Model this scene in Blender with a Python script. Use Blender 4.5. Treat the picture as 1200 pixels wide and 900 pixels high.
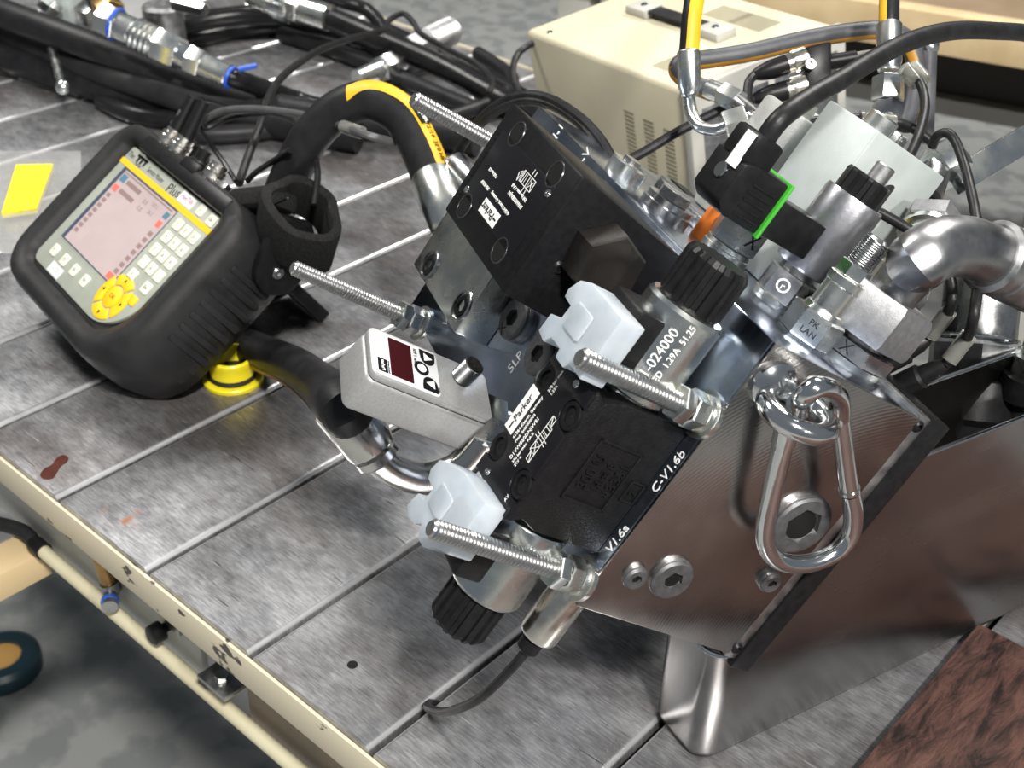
import bpy, bmesh, math, random
from mathutils import Matrix, Vector
random.seed(7)
for o in list(bpy.data.objects): bpy.data.objects.remove(o)
scn = bpy.context.scene
COL = scn.collection
V = Vector
S = 0.001                       # all shapes below are written in millimetres
PI = math.pi

# ------------------------------------------------------------------ camera
CAM_R = V((0.74461059, 0.66650953, 0.03633337))
CAM_D = V((0.39482840, -0.39589849, -0.82908077))
CAM_F = V((-0.53820590, 0.63168777, -0.55794710))
CAM_H = 580.0
FPX = 1468.0
cam = bpy.data.cameras.new('camera')
cam.sensor_width = 36.0
cam.lens = FPX / 1200.0 * 36.0
cam.clip_start = 0.02
cam.clip_end = 60
cam.dof.use_dof = True
cam.dof.focus_distance = 0.66
cam.dof.aperture_fstop = 16.0
co = bpy.data.objects.new('camera', cam)
COL.objects.link(co)
mw = Matrix.Identity(4)
for i, ax in enumerate((CAM_R, -CAM_D, -CAM_F)):
    for k in range(3): mw[k][i] = ax[k]
mw[2][3] = CAM_H * S
co.matrix_world = mw
scn.camera = co

# ------------------------------------------------------------------ light
scn.view_settings.view_transform = 'Standard'
scn.view_settings.look = 'None'
scn.view_settings.exposure = 0.22
scn.view_settings.gamma = 1.0
scn.view_settings.use_curve_mapping = False
wd = bpy.data.worlds.new('hall_air'); scn.world = wd
wd.use_nodes = True
bg = wd.node_tree.nodes['Background']
bg.inputs[0].default_value = (0.80, 0.90, 1.0, 1)
bg.inputs[1].default_value = 0.17

def area(name, loc, target, sx, sy, power, col=(1, .97, .92)):
    l = bpy.data.lights.new(name, 'AREA')
    l.shape = 'RECTANGLE'; l.size = sx; l.size_y = sy; l.energy = power; l.color = col
    o = bpy.data.objects.new(name, l); COL.objects.link(o)
    o.location = loc
    o.rotation_euler = (V(target) - V(loc)).to_track_quat('-Z', 'Y').to_euler()
    return o
T0 = (-.45, .5, .05)
area('ceiling_lamp_or_fill', (1.55, -.75, 3.0), T0, .42, .2, 175)
area('ceiling_lamp_or_fill', (3.1, -.45, 2.2), T0, .36, .2, 75)
area('ceiling_lamp_or_fill', (-1.0, 3.4, 3.4), (-.95, 2.2, -.6), 1.6, .4, 135)  # unseen lamp added to brighten the far floor and bench
area('ceiling_lamp_or_fill', (-3.2, .4, 3.4), (-1.2, .3, -.4), 1.6, .4, 100)  # unseen fill lamp, brightens the floor on the left

# ------------------------------------------------------------------ frames (mm)
class Frame:
    def __init__(s, o, x, y, z):
        s.o, s.x, s.y, s.z = V(o), V(x), V(y), V(z)
    def p(s, q): return s.o + s.x * q[0] + s.y * q[1] + s.z * q[2]
    def mat(s, at=(0, 0, 0)):
        m = Matrix.Identity(4); o = s.p(at)
        for i, ax in enumerate((s.x, s.y, s.z)):
            for k in range(3): m[k][i] = ax[k]
        for k in range(3): m[k][3] = o[k] * S
        return m
FW = Frame((0, 0, 0), (1, 0, 0), (0, 1, 0), (0, 0, 1))
# manifold: x runs up the slope, y into the block away from the valve face, z along its length
FB = Frame((-260.98, 361.68, 153.1), (.25275783, .48608716, .83656007), (.41153008, .72851125, -.54764437), (-.87564632, .48269104, -.01590256))
# hand-held meter: x right, y up on its front, z out of its front
FM = Frame((-896.36, 541.75, 139.0), (.9831, -.1830, 0), (.14657, .78739, .59877), (-.10964, -.58895, .80070))
# instrument case on the table
def _rod(w):
    w = V(w); a = w.length
    return Matrix.Rotation(a, 3, w.normalized())
_r = _rod((.16, -.11, -.27))
FC = Frame((-855.8, 1000, 149.3), _r.col[0], _r.col[1], _r.col[2])
# stainless bin: x along its long side, y across it, z up
FT = Frame((-221, 440, 0), (.308, .9514, 0), (-.9514, .308, 0), (0, 0, 1))
def px(u, v, d):
    """point of the room seen at (u, v) in a depth d (mm) from the lens, world mm"""
    return V((0, 0, CAM_H)) + (CAM_R * ((u - 600) / FPX) + CAM_D * ((v - 450) / FPX) + CAM_F) * d
def tz(u, v, z=0.0):
    d = CAM_R * ((u - 600) / FPX) + CAM_D * ((v - 450) / FPX) + CAM_F
    return V((0, 0, CAM_H)) + d * ((z - CAM_H) / d.z)

# ------------------------------------------------------------------ mesh builder
def basis(ax, ref=None):
    ax = V(ax).normalized()
    if ref is None: ref = V((0, 0, 1)) if abs(ax.z) < .9 else V((1, 0, 0))
    ref = V(ref)
    u = (ref - ax * ref.dot(ax))
    if u.length < 1e-6: u = ax.orthogonal()
    u.normalize()
    return ax, u, ax.cross(u)

class MB:
    def __init__(s): s.v = []; s.f = []
    def ring(s, pts):
        i = len(s.v); s.v += [V(p) for p in pts]; return list(range(i, i + len(pts)))
    def bridge(s, a, b):
        n = len(a)
        for i in range(n): s.f.append((a[i], a[(i + 1) % n], b[(i + 1) % n], b[i]))
    def cap(s, a, rev=False): s.f.append(tuple(reversed(a)) if rev else tuple(a))
    def box(s, x0, x1, y0, y1, z0, z1):
        a = s.ring([(x0, y0, z0), (x1, y0, z0), (x1, y1, z0), (x0, y1, z0)])
        b = s.ring([(x0, y0, z1), (x1, y0, z1), (x1, y1, z1), (x0, y1, z1)])
        s.cap(a, True); s.cap(b); s.bridge(a, b); return s
    def obox(s, c, ax, ay, az, sx, sy, sz):
        c, ax, ay, az = V(c), V(ax).normalized(), V(ay).normalized(), V(az).normalized()
        q = lambda i, j, k: c + ax * (i * sx / 2) + ay * (j * sy / 2) + az * (k * sz / 2)
        a = s.ring([q(-1, -1, -1), q(1, -1, -1), q(1, 1, -1), q(-1, 1, -1)])
        b = s.ring([q(-1, -1, 1), q(1, -1, 1), q(1, 1, 1), q(-1, 1, 1)])
        s.cap(a, True); s.cap(b); s.bridge(a, b); return s
    def lathe(s, p0, ax, prof, n=24, ref=None, phase=0.0, caps=True):
        ax, u, w = basis(ax, ref); p0 = V(p0); prev = None; first = None
        for t, r in prof:
            c = p0 + ax * t
            R = s.ring([c + (u * math.cos(phase + 2 * PI * k / n) + w * math.sin(phase + 2 * PI * k / n)) * max(r, 1e-4) for k in range(n)])
            if prev: s.bridge(prev, R)
            else: first = R
            prev = R
        if caps: s.cap(first, True); s.cap(prev)
        return s
    def cyl(s, p0, p1, r0, r1=None, n=24, bev=0):
        p0, p1 = V(p0), V(p1); L = (p1 - p0).length; r1 = r0 if r1 is None else r1
        pr = [(0, r0), (L, r1)] if not bev else [(0, r0 - bev), (bev, r0), (L - bev, r1), (L, r1 - bev)]
        return s.lathe(p0, p1 - p0, pr, n)
    def hexa(s, p0, ax, h, af, ref=None, phase=0.0, ch=.07):
        r = af / 2 / math.cos(PI / 6)
        return s.lathe(p0, ax, [(0, r * .95), (h * ch, r), (h * (1 - ch), r), (h, r * .93)], 6, ref, phase)
    def socket(s, p0, ax, R, h, af, depth, ref=None, n=24, rim=1.2):
        ax, u, w = basis(ax, ref); p0 = V(p0)
        def circ(t, r): return s.ring([p0 + ax * t + (u * math.cos(2 * PI * k / n) + w * math.sin(2 * PI * k / n)) * r for k in range(n)])
        def hx(t, k0=1.0):
            out = []
            for k in range(n):
                a = 2 * PI * k / n; b = (a + PI / 6) % (PI / 3) - PI / 6
                r = af / 2 * k0 / math.cos(b)
                out.append(p0 + ax * t + (u * math.cos(a) + w * math.sin(a)) * r)
            return s.ring(out)
        r0 = circ(0, R); r1 = circ(h - rim, R); r2 = circ(h, R - rim); r3 = hx(h); r4 = hx(h - depth, .98)
        s.cap(r0, True); s.bridge(r0, r1); s.bridge(r1, r2); s.bridge(r2, r3); s.bridge(r3, r4); s.cap(r4)
        return s
    def gear(s, p0, ax, h, r1, r2, teeth, ref=None, taper=.97):
        ax, u, w = basis(ax, ref); p0 = V(p0); rings = []
        for t, k0 in ((0, 1), (h * .88, 1), (h, taper)):
            pts = []
            for k in range(teeth):
                for da, r in ((0.0, r1), (.42, r1), (.5, r2), (.92, r2)):
                    a = 2 * PI * (k + da) / teeth
                    pts.append(p0 + ax * t + (u * math.cos(a) + w * math.sin(a)) * r * k0)
            rings.append(s.ring(pts))
        s.cap(rings[0], True); s.bridge(rings[0], rings[1]); s.bridge(rings[1], rings[2]); s.cap(rings[2]); return s
    def thread(s, p0, ax, L, r, pitch, n=16, depth=None):
        depth = depth or pitch * .5
        pr = [(0, r * .72), (1.2, r - depth)]
        t = 1.2
        while t < L - pitch:
            pr += [(t + pitch * .30, r), (t + pitch * .45, r), (t + pitch, r - depth)]; t += pitch
        pr.append((L, r - depth))
        return s.lathe(p0, ax, pr, n)
    def prism(s, poly, o, ux, uy, un, h0, h1):
        o, ux, uy, un = V(o), V(ux), V(uy), V(un)
        a = s.ring([o + ux * p[0] + uy * p[1] + un * h0 for p in poly])
        b = s.ring([o + ux * p[0] + uy * p[1] + un * h1 for p in poly])
        s.cap(a, True); s.cap(b); s.bridge(a, b); return s
    def tube(s, pts, r, n=12, caps=True, ref=None, a0=None, a1=None, dr=0.0):
        pts = [V(p) for p in pts]; m = len(pts); prev = None
        rr = r if callable(r) else (lambda t: r)
        u = None
        for i, p in enumerate(pts):
            t = (pts[min(i + 1, m - 1)] - pts[max(i - 1, 0)]).normalized()
            if ref is not None: _, u, w = basis(t, ref)
            else:
                if u is None: _, u, w = basis(t)
                else:
                    u = (u - t * u.dot(t)).normalized(); w = t.cross(u)
            rad = rr(i / max(m - 1, 1)) + dr
            if a0 is None: ang = [2 * PI * k / n for k in range(n)]
            else: ang = [a0 + (a1 - a0) * k / (n - 1) for k in range(n)]
            R = s.ring([p + (u * math.cos(a) + w * math.sin(a)) * rad for a in ang])
            if prev:
                if a0 is None: s.bridge(prev, R)
                else:
                    for k in range(n - 1): s.f.append((prev[k], prev[k + 1], R[k + 1], R[k]))
            elif caps and a0 is None: s.cap(R, True)
            prev = R
        if caps and a0 is None: s.cap(prev)
        return s
    def ball(s, c, r, n=14, m=8, sc=(1, 1, 1)):
        c = V(c); prev = None
        for i in range(m + 1):
            th = PI * i / m
            R = s.ring([c + V((sc[0] * r * math.sin(th) * math.cos(2 * PI * k / n), sc[1] * r * math.sin(th) * math.sin(2 * PI * k / n), -sc[2] * r * math.cos(th))) for k in range(n)])
            if prev: s.bridge(prev, R)
            prev = R
        return s
    def torus(s, c, ax, R, r, n=28, m=12, ref=None, sq=1.0):
        ax, u, w = basis(ax, ref); c = V(c)
        rings = []
        for i in range(n):
            a = 2 * PI * i / n; d = u * math.cos(a) + w * math.sin(a) * sq; dn = (u * math.cos(a) + w * math.sin(a))
            rings.append(s.ring([c + d * R + (dn * math.cos(2 * PI * k / m) + ax * math.sin(2 * PI * k / m)) * r for k in range(m)]))
        for i in range(n): s.bridge(rings[i], rings[(i + 1) % n])
        return s
    def quad(s, a, b, c, d):
        s.cap(s.ring([a, b, c, d])); return s

def smooth(pts, k=8, closed=False):
    pts = [V(p) for p in pts]; n = len(pts); out = []
    for i in range(n if closed else n - 1):
        if closed: p0, p1, p2, p3 = pts[(i - 1) % n], pts[i], pts[(i + 1) % n], pts[(i + 2) % n]
        else: p0, p1, p2, p3 = pts[max(i - 1, 0)], pts[i], pts[i + 1], pts[min(i + 2, n - 1)]
        for j in range(k):
            t = j / k
            out.append(.5 * ((2 * p1) + (p2 - p0) * t + (2 * p0 - 5 * p1 + 4 * p2 - p3) * t * t + (3 * p1 - p0 - 3 * p2 + p3) * t ** 3))
    if not closed: out.append(pts[-1])
    return out
def rrect(x0, x1, y0, y1, r, n=6):
    """rounded rectangle, r = one radius or four (x1y1, x0y1, x0y0, x1y0)"""
    if not isinstance(r, (tuple, list)): r = (r,) * 4
    out = []
    for (cx, cy, sx, sy, a0), q in zip(((x1, y1, -1, -1, 0), (x0, y1, 1, -1, PI / 2), (x0, y0, 1, 1, PI), (x1, y0, -1, 1, 1.5 * PI)), r):
        for k in range(n + 1):
            a = a0 + PI / 2 * k / n
            out.append((cx + sx * q + q * math.cos(a), cy + sy * q + q * math.sin(a)))
    return out

def link_mesh(name, mb, material, at=(0, 0, 0), bevel=0, seg=2, ang=35, flat=False):
    me = bpy.data.meshes.new(name)
    at = V(at)
    me.from_pydata([tuple((p - at) * S) for p in mb.v], [], mb.f)
    bm = bmesh.new(); bm.from_mesh(me)
    bmesh.ops.recalc_face_normals(bm, faces=bm.faces)
    if bevel:
        es = [e for e in bm.edges if len(e.link_faces) == 2 and e.calc_face_angle(0) > math.radians(30)]
        bmesh.ops.bevel(bm, geom=es, offset=bevel * S, segments=seg, profile=.5, affect='EDGES', clamp_overlap=True)
    bm.to_mesh(me); bm.free()
    if not flat:
        me.polygons.foreach_set('use_smooth', [True] * len(me.polygons))
        me.set_sharp_from_angle(angle=math.radians(ang))
    me.materials.append(material)
    me.update()
    return me
class Thing:
    def __init__(s, name, label, cat, fr=FW, at=(0, 0, 0), group=None, kind=None):
        s.at = V(at); s.fr = fr
        s.o = bpy.data.objects.new(name, None); s.o.empty_display_size = .01
        COL.objects.link(s.o)
        s.o.matrix_world = fr.mat(at)
        tag(s.o, label, cat, group, kind)
    def part(s, name, mb, material, parent=None, label=None, **kw):
        me = link_mesh(name, mb, material, s.at, **kw)
        o = bpy.data.objects.new(name, me); COL.objects.link(o)
        o.parent = parent or s.o
        if label: o['label'] = label
        return o
    def text(s, txt, at, right, up, size, material, parent=None, name='lettering', align='CENTER', depth=.12, squash=1.0):
        me = text_mesh(txt, size, align, depth, squash)
        right, up = V(right).normalized(), V(up).normalized(); n = right.cross(up)
        me.transform(Matrix((right, up, n)).transposed().to_4x4())
        at = (V(at) - s.at) * S
        me.transform(Matrix.Translation(at))
        me.materials.append(material)
        o = bpy.data.objects.new(name, me); COL.objects.link(o); o.parent = parent or s.o
        return o
def text_mesh(txt, size, align, depth, squash):
    cu = bpy.data.curves.new('lettering', 'FONT')
    cu.body = txt; cu.size = size * S; cu.align_x = align; cu.align_y = 'CENTER'; cu.extrude = depth * S
    cu.resolution_u = 3
    o = bpy.data.objects.new('t', cu); COL.objects.link(o)
    dg = bpy.context.evaluated_depsgraph_get()
    me = bpy.data.meshes.new_from_object(o.evaluated_get(dg))
    bpy.data.objects.remove(o); bpy.data.curves.remove(cu)
    me.materials.clear()
    if squash != 1.0: me.transform(Matrix.Diagonal((squash, 1, 1, 1)))
    return me
def tag(o, label=None, cat=None, group=None, kind=None):
    if label: o['label'] = label
    if cat: o['category'] = cat
    if group: o['group'] = group
    if kind: o['kind'] = kind
def one(name, mb, material, label, cat, fr=FW, at=(0, 0, 0), group=None, kind=None, **kw):
    me = link_mesh(name, mb, material, at, **kw)
    o = bpy.data.objects.new(name, me); COL.objects.link(o)
    o.matrix_world = fr.mat(at); tag(o, label, cat, group, kind); return o
def struct(name, mb, material, **kw):
    me = link_mesh(name, mb, material, (0, 0, 0), **kw)
    o = bpy.data.objects.new(name, me); COL.objects.link(o); o['kind'] = 'structure'; return o

# ------------------------------------------------------------------ materials
def mat(name, c, rough=.5, metal=0.0, c2=None, scale=60, detail=4, lo=.35, hi=.65, bump=0.0, bscale=400, stretch=(1, 1, 1), rvar=0.0, ior=1.45, coat=0.0, trans=0.0, sss=0.0, aniso=0.0, emit=None, extra=None, alpha=1.0, spec=None):
    m = bpy.data.materials.new(name); m.use_nodes = True
    nt = m.node_tree; N = nt.nodes; L = nt.links; b = N['Principled BSDF']
    b.inputs['Base Color'].default_value = (*c, 1); b.inputs['Roughness'].default_value = rough
    b.inputs['Metallic'].default_value = metal; b.inputs['IOR'].default_value = ior
    b.inputs['Coat Weight'].default_value = coat; b.inputs['Transmission Weight'].default_value = trans
    b.inputs['Anisotropic'].default_value = aniso; b.inputs['Alpha'].default_value = alpha
    if spec is None: spec = .28 if max(c) < .04 and not metal else .5
    b.inputs['Specular IOR Level'].default_value = spec
    if sss:
        b.inputs['Subsurface Weight'].default_value = sss; b.inputs['Subsurface Radius'].default_value = (1, 1, 1); b.inputs['Subsurface Scale'].default_value = .006
    if emit:
        b.inputs['Emission Color'].default_value = (*emit[0], 1); b.inputs['Emission Strength'].default_value = emit[1]
    tc = N.new('ShaderNodeTexCoord'); mp = N.new('ShaderNodeMapping'); mp.inputs['Scale'].default_value = stretch
    L.new(tc.outputs['Object'], mp.inputs['Vector'])
    if c2 is not None or rvar:
        nz = N.new('ShaderNodeTexNoise'); nz.inputs['Scale'].default_value = scale; nz.inputs['Detail'].default_value = detail
        L.new(mp.outputs[0], nz.inputs['Vector'])
        if c2 is not None:
            rp = N.new('ShaderNodeValToRGB'); e = rp.color_ramp.elements
            e[0].position = lo; e[0].color = (*c, 1); e[1].position = hi; e[1].color = (*c2, 1)
            L.new(nz.outputs['Fac'], rp.inputs['Fac']); L.new(rp.outputs['Color'], b.inputs['Base Color'])
        if rvar:
            mr = N.new('ShaderNodeMapRange'); mr.inputs['From Min'].default_value = .3; mr.inputs['From Max'].default_value = .7
            mr.inputs['To Min'].default_value = max(rough - rvar, .03); mr.inputs['To Max'].default_value = rough + rvar
            L.new(nz.outputs['Fac'], mr.inputs['Value']); L.new(mr.outputs[0], b.inputs['Roughness'])
    if bump:
        nb = N.new('ShaderNodeTexNoise'); nb.inputs['Scale'].default_value = bscale; nb.inputs['Detail'].default_value = 3
        L.new(mp.outputs[0], nb.inputs['Vector'])
        bp = N.new('ShaderNodeBump'); bp.inputs['Strength'].default_value = bump; bp.inputs['Distance'].default_value = .0006
        L.new(nb.outputs['Fac'], bp.inputs['Height']); L.new(bp.outputs[0], b.inputs['Normal'])
    if extra: extra(m, N, L, b, mp)
    return m
ZINC = mat('zinc_plate', (.60, .64, .66), .26, 1, (.74, .74, .68), 45, rvar=.07, bump=.05, bscale=900)
ZINCB = mat('blue_zinc_face', (.30, .36, .48), .2, 1, (.48, .53, .60), 25, rvar=.06, bump=.04, bscale=900)
STEEL = mat('steel', (.40, .40, .41), .27, 1, (.50, .50, .50), 80, rvar=.06, bump=.06, bscale=700)
DSTEEL = mat('dull_steel', (.34, .34, .35), .42, 1, (.46, .46, .46), 120, rvar=.08, bump=.12, bscale=800)
CAST = mat('blasted_steel', (.29, .29, .30), .5, .9, (.36, .36, .37), 300, bump=.25, bscale=2200)
CHROME = mat('bright_chrome', (.74, .75, .75), .13, 1, (.64, .66, .67), 30, rvar=.04, bump=.05, bscale=300)
STAIN = mat('brushed_stainless', (.35, .34, .335), .25, 1, (.43, .42, .41), 7, rvar=.05, bump=.03, bscale=300, stretch=(1, 1, 3))
TUBE = mat('elbow_stainless', (.58, .57, .54), .22, 1, (.66, .65, .63), 40, rvar=.06, bump=.06, bscale=350)
NICKEL = mat('nickel', (.66, .62, .55), .24, 1, (.76, .73, .68), 200, rvar=.05)
BRASS = mat('brass', (.52, .34, .13), .33, 1, (.36, .22, .08), 90)
def machined(m, N, L, b, mp):
    w = N.new('ShaderNodeTexWave'); w.wave_type = 'RINGS'; w.rings_direction = 'Z'
    w.inputs['Scale'].default_value = 150; w.inputs['Distortion'].default_value = .4
    mp2 = N.new('ShaderNodeMapping'); mp2.inputs['Location'].default_value = (-.02, -.18, 0)
    L.new(N['Texture Coordinate'].outputs['Object'], mp2.inputs['Vector']); L.new(mp2.outputs[0], w.inputs['Vector'])
    bp = N.new('ShaderNodeBump'); bp.inputs['Strength'].default_value = .06; bp.inputs['Distance'].default_value = .0004
    L.new(w.outputs['Fac'], bp.inputs['Height']); L.new(bp.outputs[0], b.inputs['Normal'])
MACH = mat('machined_face', (.33, .315, .305), .2, 1, (.42, .40, .385), 35, rvar=.05, extra=machined)
BLACK = mat('black_enamel', (0.0066, 0.0066, 0.0077), .34, 0, (0.0110, 0.0110, 0.0121), 200, bump=.15, bscale=1500)
BCAST = mat('black_casting', (.006, .006, .0065), .36, 0, (.009, .009, .0095), 200, bump=.75, bscale=900, spec=.3)
BANOD = mat('black_anodised', (.006, .006, .007), .4, 0, (.009, .009, .010), 300, bump=.12, bscale=2500, spec=.16)
BPLATE = mat('black_nameplate', (.008, .008, .01), .28)
BPLAS = mat('black_plastic', (0.0066, 0.0066, 0.0072), .38, 0, (0.0110, 0.0110, 0.0116), 150, bump=.1, bscale=900)
RUBBER = mat('black_rubber', (0.0119, 0.0119, 0.0126), .58, 0, (0.0210, 0.0210, 0.0217), 40, bump=.2, bscale=900)
BUMPER = mat('bumper_rubber', (0.0140, 0.0140, 0.0147), .52, 0, (0.0210, 0.0210, 0.0217), 60, bump=.25, bscale=1500)
HOSE = mat('hose_rubber', (0.0091, 0.0091, 0.0105), .44, 0, (0.0154, 0.0154, 0.0168), 60, bump=.2, bscale=500)
SHINY = mat('shiny_hose', (0.0084, 0.0084, 0.0091), .22, 0, (0.0140, 0.0140, 0.0147), 60, bump=.35, bscale=700)
GHOSE = mat('grey_hose', (.05, .052, .06), .45, 0, (.075, .078, .085), 60, bump=.15, bscale=500)
CABLE = mat('black_cable', (0.0091, 0.0091, 0.0098), .4, 0, (0.0168, 0.0168, 0.0175), 90, bump=.2, bscale=500)
GCABLE = mat('grey_cable', (.06, .06, .062), .42, 0, (.08, .08, .082), 90)
VELCRO = mat('velcro', (.009, .009, .009), .95, 0, (.02, .02, .02), 500, bump=1.0, bscale=1800)
YSTRIPE = mat('yellow_print', (.72, .42, .015), .5, 0, (.60, .34, .012), 50)
ORANGE_P = mat('orange_print', (.45, .22, .02), .5, 0, (.35, .16, .015), 50)
YCAP = mat('yellow_plastic', (.86, .72, .02), .32, sss=.15)
ORANGE = mat('orange_plastic', (.9, .22, .02), .4)
CAPW = mat('milky_plastic', (.66, .74, .82), .3, 0, (.76, .82, .88), 90, sss=.5, trans=.45, ior=1.3)
SILVER = mat('silver_lacquer', (.36, .36, .36), .42, .45, (.42, .42, .42), 700, bump=.1, bscale=2500)
WHITE = mat('white_print', (.80, .80, .78), .55)
GREYP = mat('grey_print', (.45, .45, .45), .55)
DARK = mat('dark_recess', (.006, .006, .006), .6)
REDWIN = mat('red_window', (.035, .006, .008), .15, coat=.5)
LGREY = mat('light_grey_film', (.60, .61, .62), .4)
GREEN = mat('green_gasket', (.05, .36, .03), .4)
MGREY = mat('meter_panel', (.30, .32, .27), .5, 0, (.33, .35, .30), 60)
MYEL = mat('meter_yellow', (.90, .50, .01), .45)
KEY = mat('meter_key', (.66, .66, .55), .5)
LCD = mat('lcd', (.40, .32, .32), .3, 0, (.42, .34, .34), 60, emit=((.42, .34, .34), .12))
LCDB = mat('lcd_brown', (.26, .18, .17), .3)
LCDR = mat('lcd_red', (.70, .16, .12), .3)
LCDT = mat('lcd_teal', (.08, .20, .27), .3)
NAVY = mat('navy_edge', (.05, .06, .10), .4)
BEIGE = mat('beige_lacquer', (.57, .52, .37), .5, 0, (.60, .55, .40), 14, bump=.08, bscale=1200)
CREAMP = mat('cream_pipe', (.62, .58, .41), .42, 0, (.52, .47, .32), 12)
VENT = mat('vent_dark', (.24, .22, .15), .7)
GPAINT = mat('grey_lacquer', (.45, .44, .40), .5)
BLUE = mat('blue_tie', (.02, .09, .50), .4)
PEWTER = mat('pewter_block', (.42, .46, .45), .5, .3, (.47, .51, .50), 60, bump=.12, bscale=1500)
CLEAR = mat('clear_sleeve', (.80, .80, .72), .15, trans=.85, ior=1.3)
def bagx(m, N, L, b, mp):
    pass
BAG = mat('clear_bag', (.62, .62, .60), .12, trans=.2, bump=.8, bscale=70, alpha=.42)
PLUGM = mat('dull_plug', (.11, .11, .115), .5, .7, (.16, .16, .165), 200, bump=.1, bscale=900)
PIPEM = mat('dull_pipe', (.30, .30, .31), .33, 1, (.38, .38, .385), 60, rvar=.07, bump=.1, bscale=400)
RODM = mat('threaded_steel', (.48, .48, .48), .34, 1, (.56, .56, .56), 200)
YPAPER = mat('yellow_card', (.88, .72, .015), .6, 0, (.80, .64, .01), 20)
def worn(m, N, L, b, mp):
    # bare steel: blotches, grease, rust spots and fine scratches
    tc = N['Texture Coordinate']
    def noise(sc, det=6, rot=0.0, st=(1, 1, 1)):
        q = N.new('ShaderNodeMapping'); q.inputs['Scale'].default_value = st; q.inputs['Rotation'].default_value = (0, 0, rot)
        geo = N.new('ShaderNodeNewGeometry'); L.new(geo.outputs['Position'], q.inputs['Vector'])
        n = N.new('ShaderNodeTexNoise'); n.inputs['Scale'].default_value = sc; n.inputs['Detail'].default_value = det; n.inputs['Roughness'].default_value = .62
        L.new(q.outputs[0], n.inputs['Vector']); return n.outputs['Fac']
    def ramp(src, p0, c0, p1, c1):
        r = N.new('ShaderNodeValToRGB'); e = r.color_ramp.elements
        e[0].position = p0; e[0].color = (*c0, 1); e[1].position = p1; e[1].color = (*c1, 1)
        L.new(src, r.inputs['Fac']); return r.outputs['Color']
    def mix(f, a, c, mode='MIX'):
        x = N.new('ShaderNodeMix'); x.data_type = 'RGBA'; x.blend_type = mode
        if isinstance(f, float): x.inputs[0].default_value = f
        else: L.new(f, x.inputs[0])
        for s_, v in ((6, a), (7, c)):
            if isinstance(v, tuple): x.inputs[s_].default_value = (*v, 1)
            else: L.new(v, x.inputs[s_])
        return x.outputs[2]
    base = ramp(noise(9, 8), .36, (.27, .27, .285), .66, (.66, .665, .69))
    base = mix(.45, base, ramp(noise(60, 8, .6, (1, 1.5, 1)), .36, (.20, .195, .20), .64, (.62, .62, .63)), 'MIX')
    stain = ramp(noise(4.5, 6, .3, (1, 2.2, 1)), .46, (0, 0, 0), .62, (1, 1, 1))
    base = mix(stain, base, mix(.62, base, (.15, .12, .105)))
    for rot, sc, st, k in ((.62, 24, (1, 16, 1), .715), (-.5, 22, (1, 18, 1), .73), (1.3, 20, (1, 22, 1), .735), (.25, 34, (1, 12, 1), .725)):
        base = mix(ramp(noise(sc, 2, rot, st), k, (0, 0, 0), k + .02, (1, 1, 1)), base, (.66, .66, .67))
    base = mix(ramp(noise(18, 2, 1.9, (1, 20, 1)), .715, (0, 0, 0), .725, (1, 1, 1)), base, (.10, .10, .10))
    base = mix(.55, base, ramp(noise(75, 5, .62, (1, 9, 1)), .34, (.35, .35, .35), .60, (1, 1, 1)), 'MULTIPLY')
    base = mix(.35, base, ramp(noise(90, 4, -.35, (1, 10, 1)), .36, (.4, .4, .4), .58, (1, 1, 1)), 'MULTIPLY')
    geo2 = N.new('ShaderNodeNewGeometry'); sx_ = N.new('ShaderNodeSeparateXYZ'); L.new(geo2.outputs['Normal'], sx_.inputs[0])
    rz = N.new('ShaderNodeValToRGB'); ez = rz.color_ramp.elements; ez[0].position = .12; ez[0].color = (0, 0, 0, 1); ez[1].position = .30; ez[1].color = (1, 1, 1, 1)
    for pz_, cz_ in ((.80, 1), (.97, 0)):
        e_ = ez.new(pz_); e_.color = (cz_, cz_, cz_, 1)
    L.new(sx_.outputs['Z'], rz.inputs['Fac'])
    base = mix(rz.outputs['Color'], base, (.60, .60, .61))  # polished slab edges, their highlight put into the colour as a paler band
    rust = ramp(noise(13, 4), .70, (0, 0, 0), .76, (1, 1, 1))
    base = mix(rust, base, (.26, .10, .04))
    L.new(base, b.inputs['Base Color'])
    rr = ramp(noise(14, 6), .3, (.24, .24, .24), .7, (.42, .42, .42)); L.new(rr, b.inputs['Roughness'])
    mt = ramp(rust, 0, (.72, .72, .72), 1, (0, 0, 0)); L.new(mt, b.inputs['Metallic'])
    bp = N.new('ShaderNodeBump'); bp.inputs['Strength'].default_value = .22; bp.inputs['Distance'].default_value = .0006
    L.new(noise(160, 6), bp.inputs['Height']); L.new(bp.outputs[0], b.inputs['Normal'])
TABLE = mat('worn_table_steel', (.4, .4, .4), .4, .85, extra=worn)
def chips(m, N, L, b, mp):
    n = N.new('ShaderNodeTexNoise'); n.inputs['Scale'].default_value = 55; n.inputs['Detail'].default_value = 5
    q = N.new('ShaderNodeMapping'); q.inputs['Scale'].default_value = (.6, 1, 1); L.new(N['Texture Coordinate'].outputs['Object'], q.inputs['Vector']); L.new(q.outputs[0], n.inputs['Vector'])
    r = N.new('ShaderNodeValToRGB'); e = r.color_ramp.elements
    e[0].position = .635; e[0].color = (.56, .50, .37, 1); e[1].position = .65; e[1].color = (.06, .055, .05, 1)
    L.new(n.outputs['Fac'], r.inputs['Fac']); L.new(r.outputs[0], b.inputs['Base Color'])
FASCIA = mat('chipped_beige_paint', (.56, .50, .37), .45, extra=chips)
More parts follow.
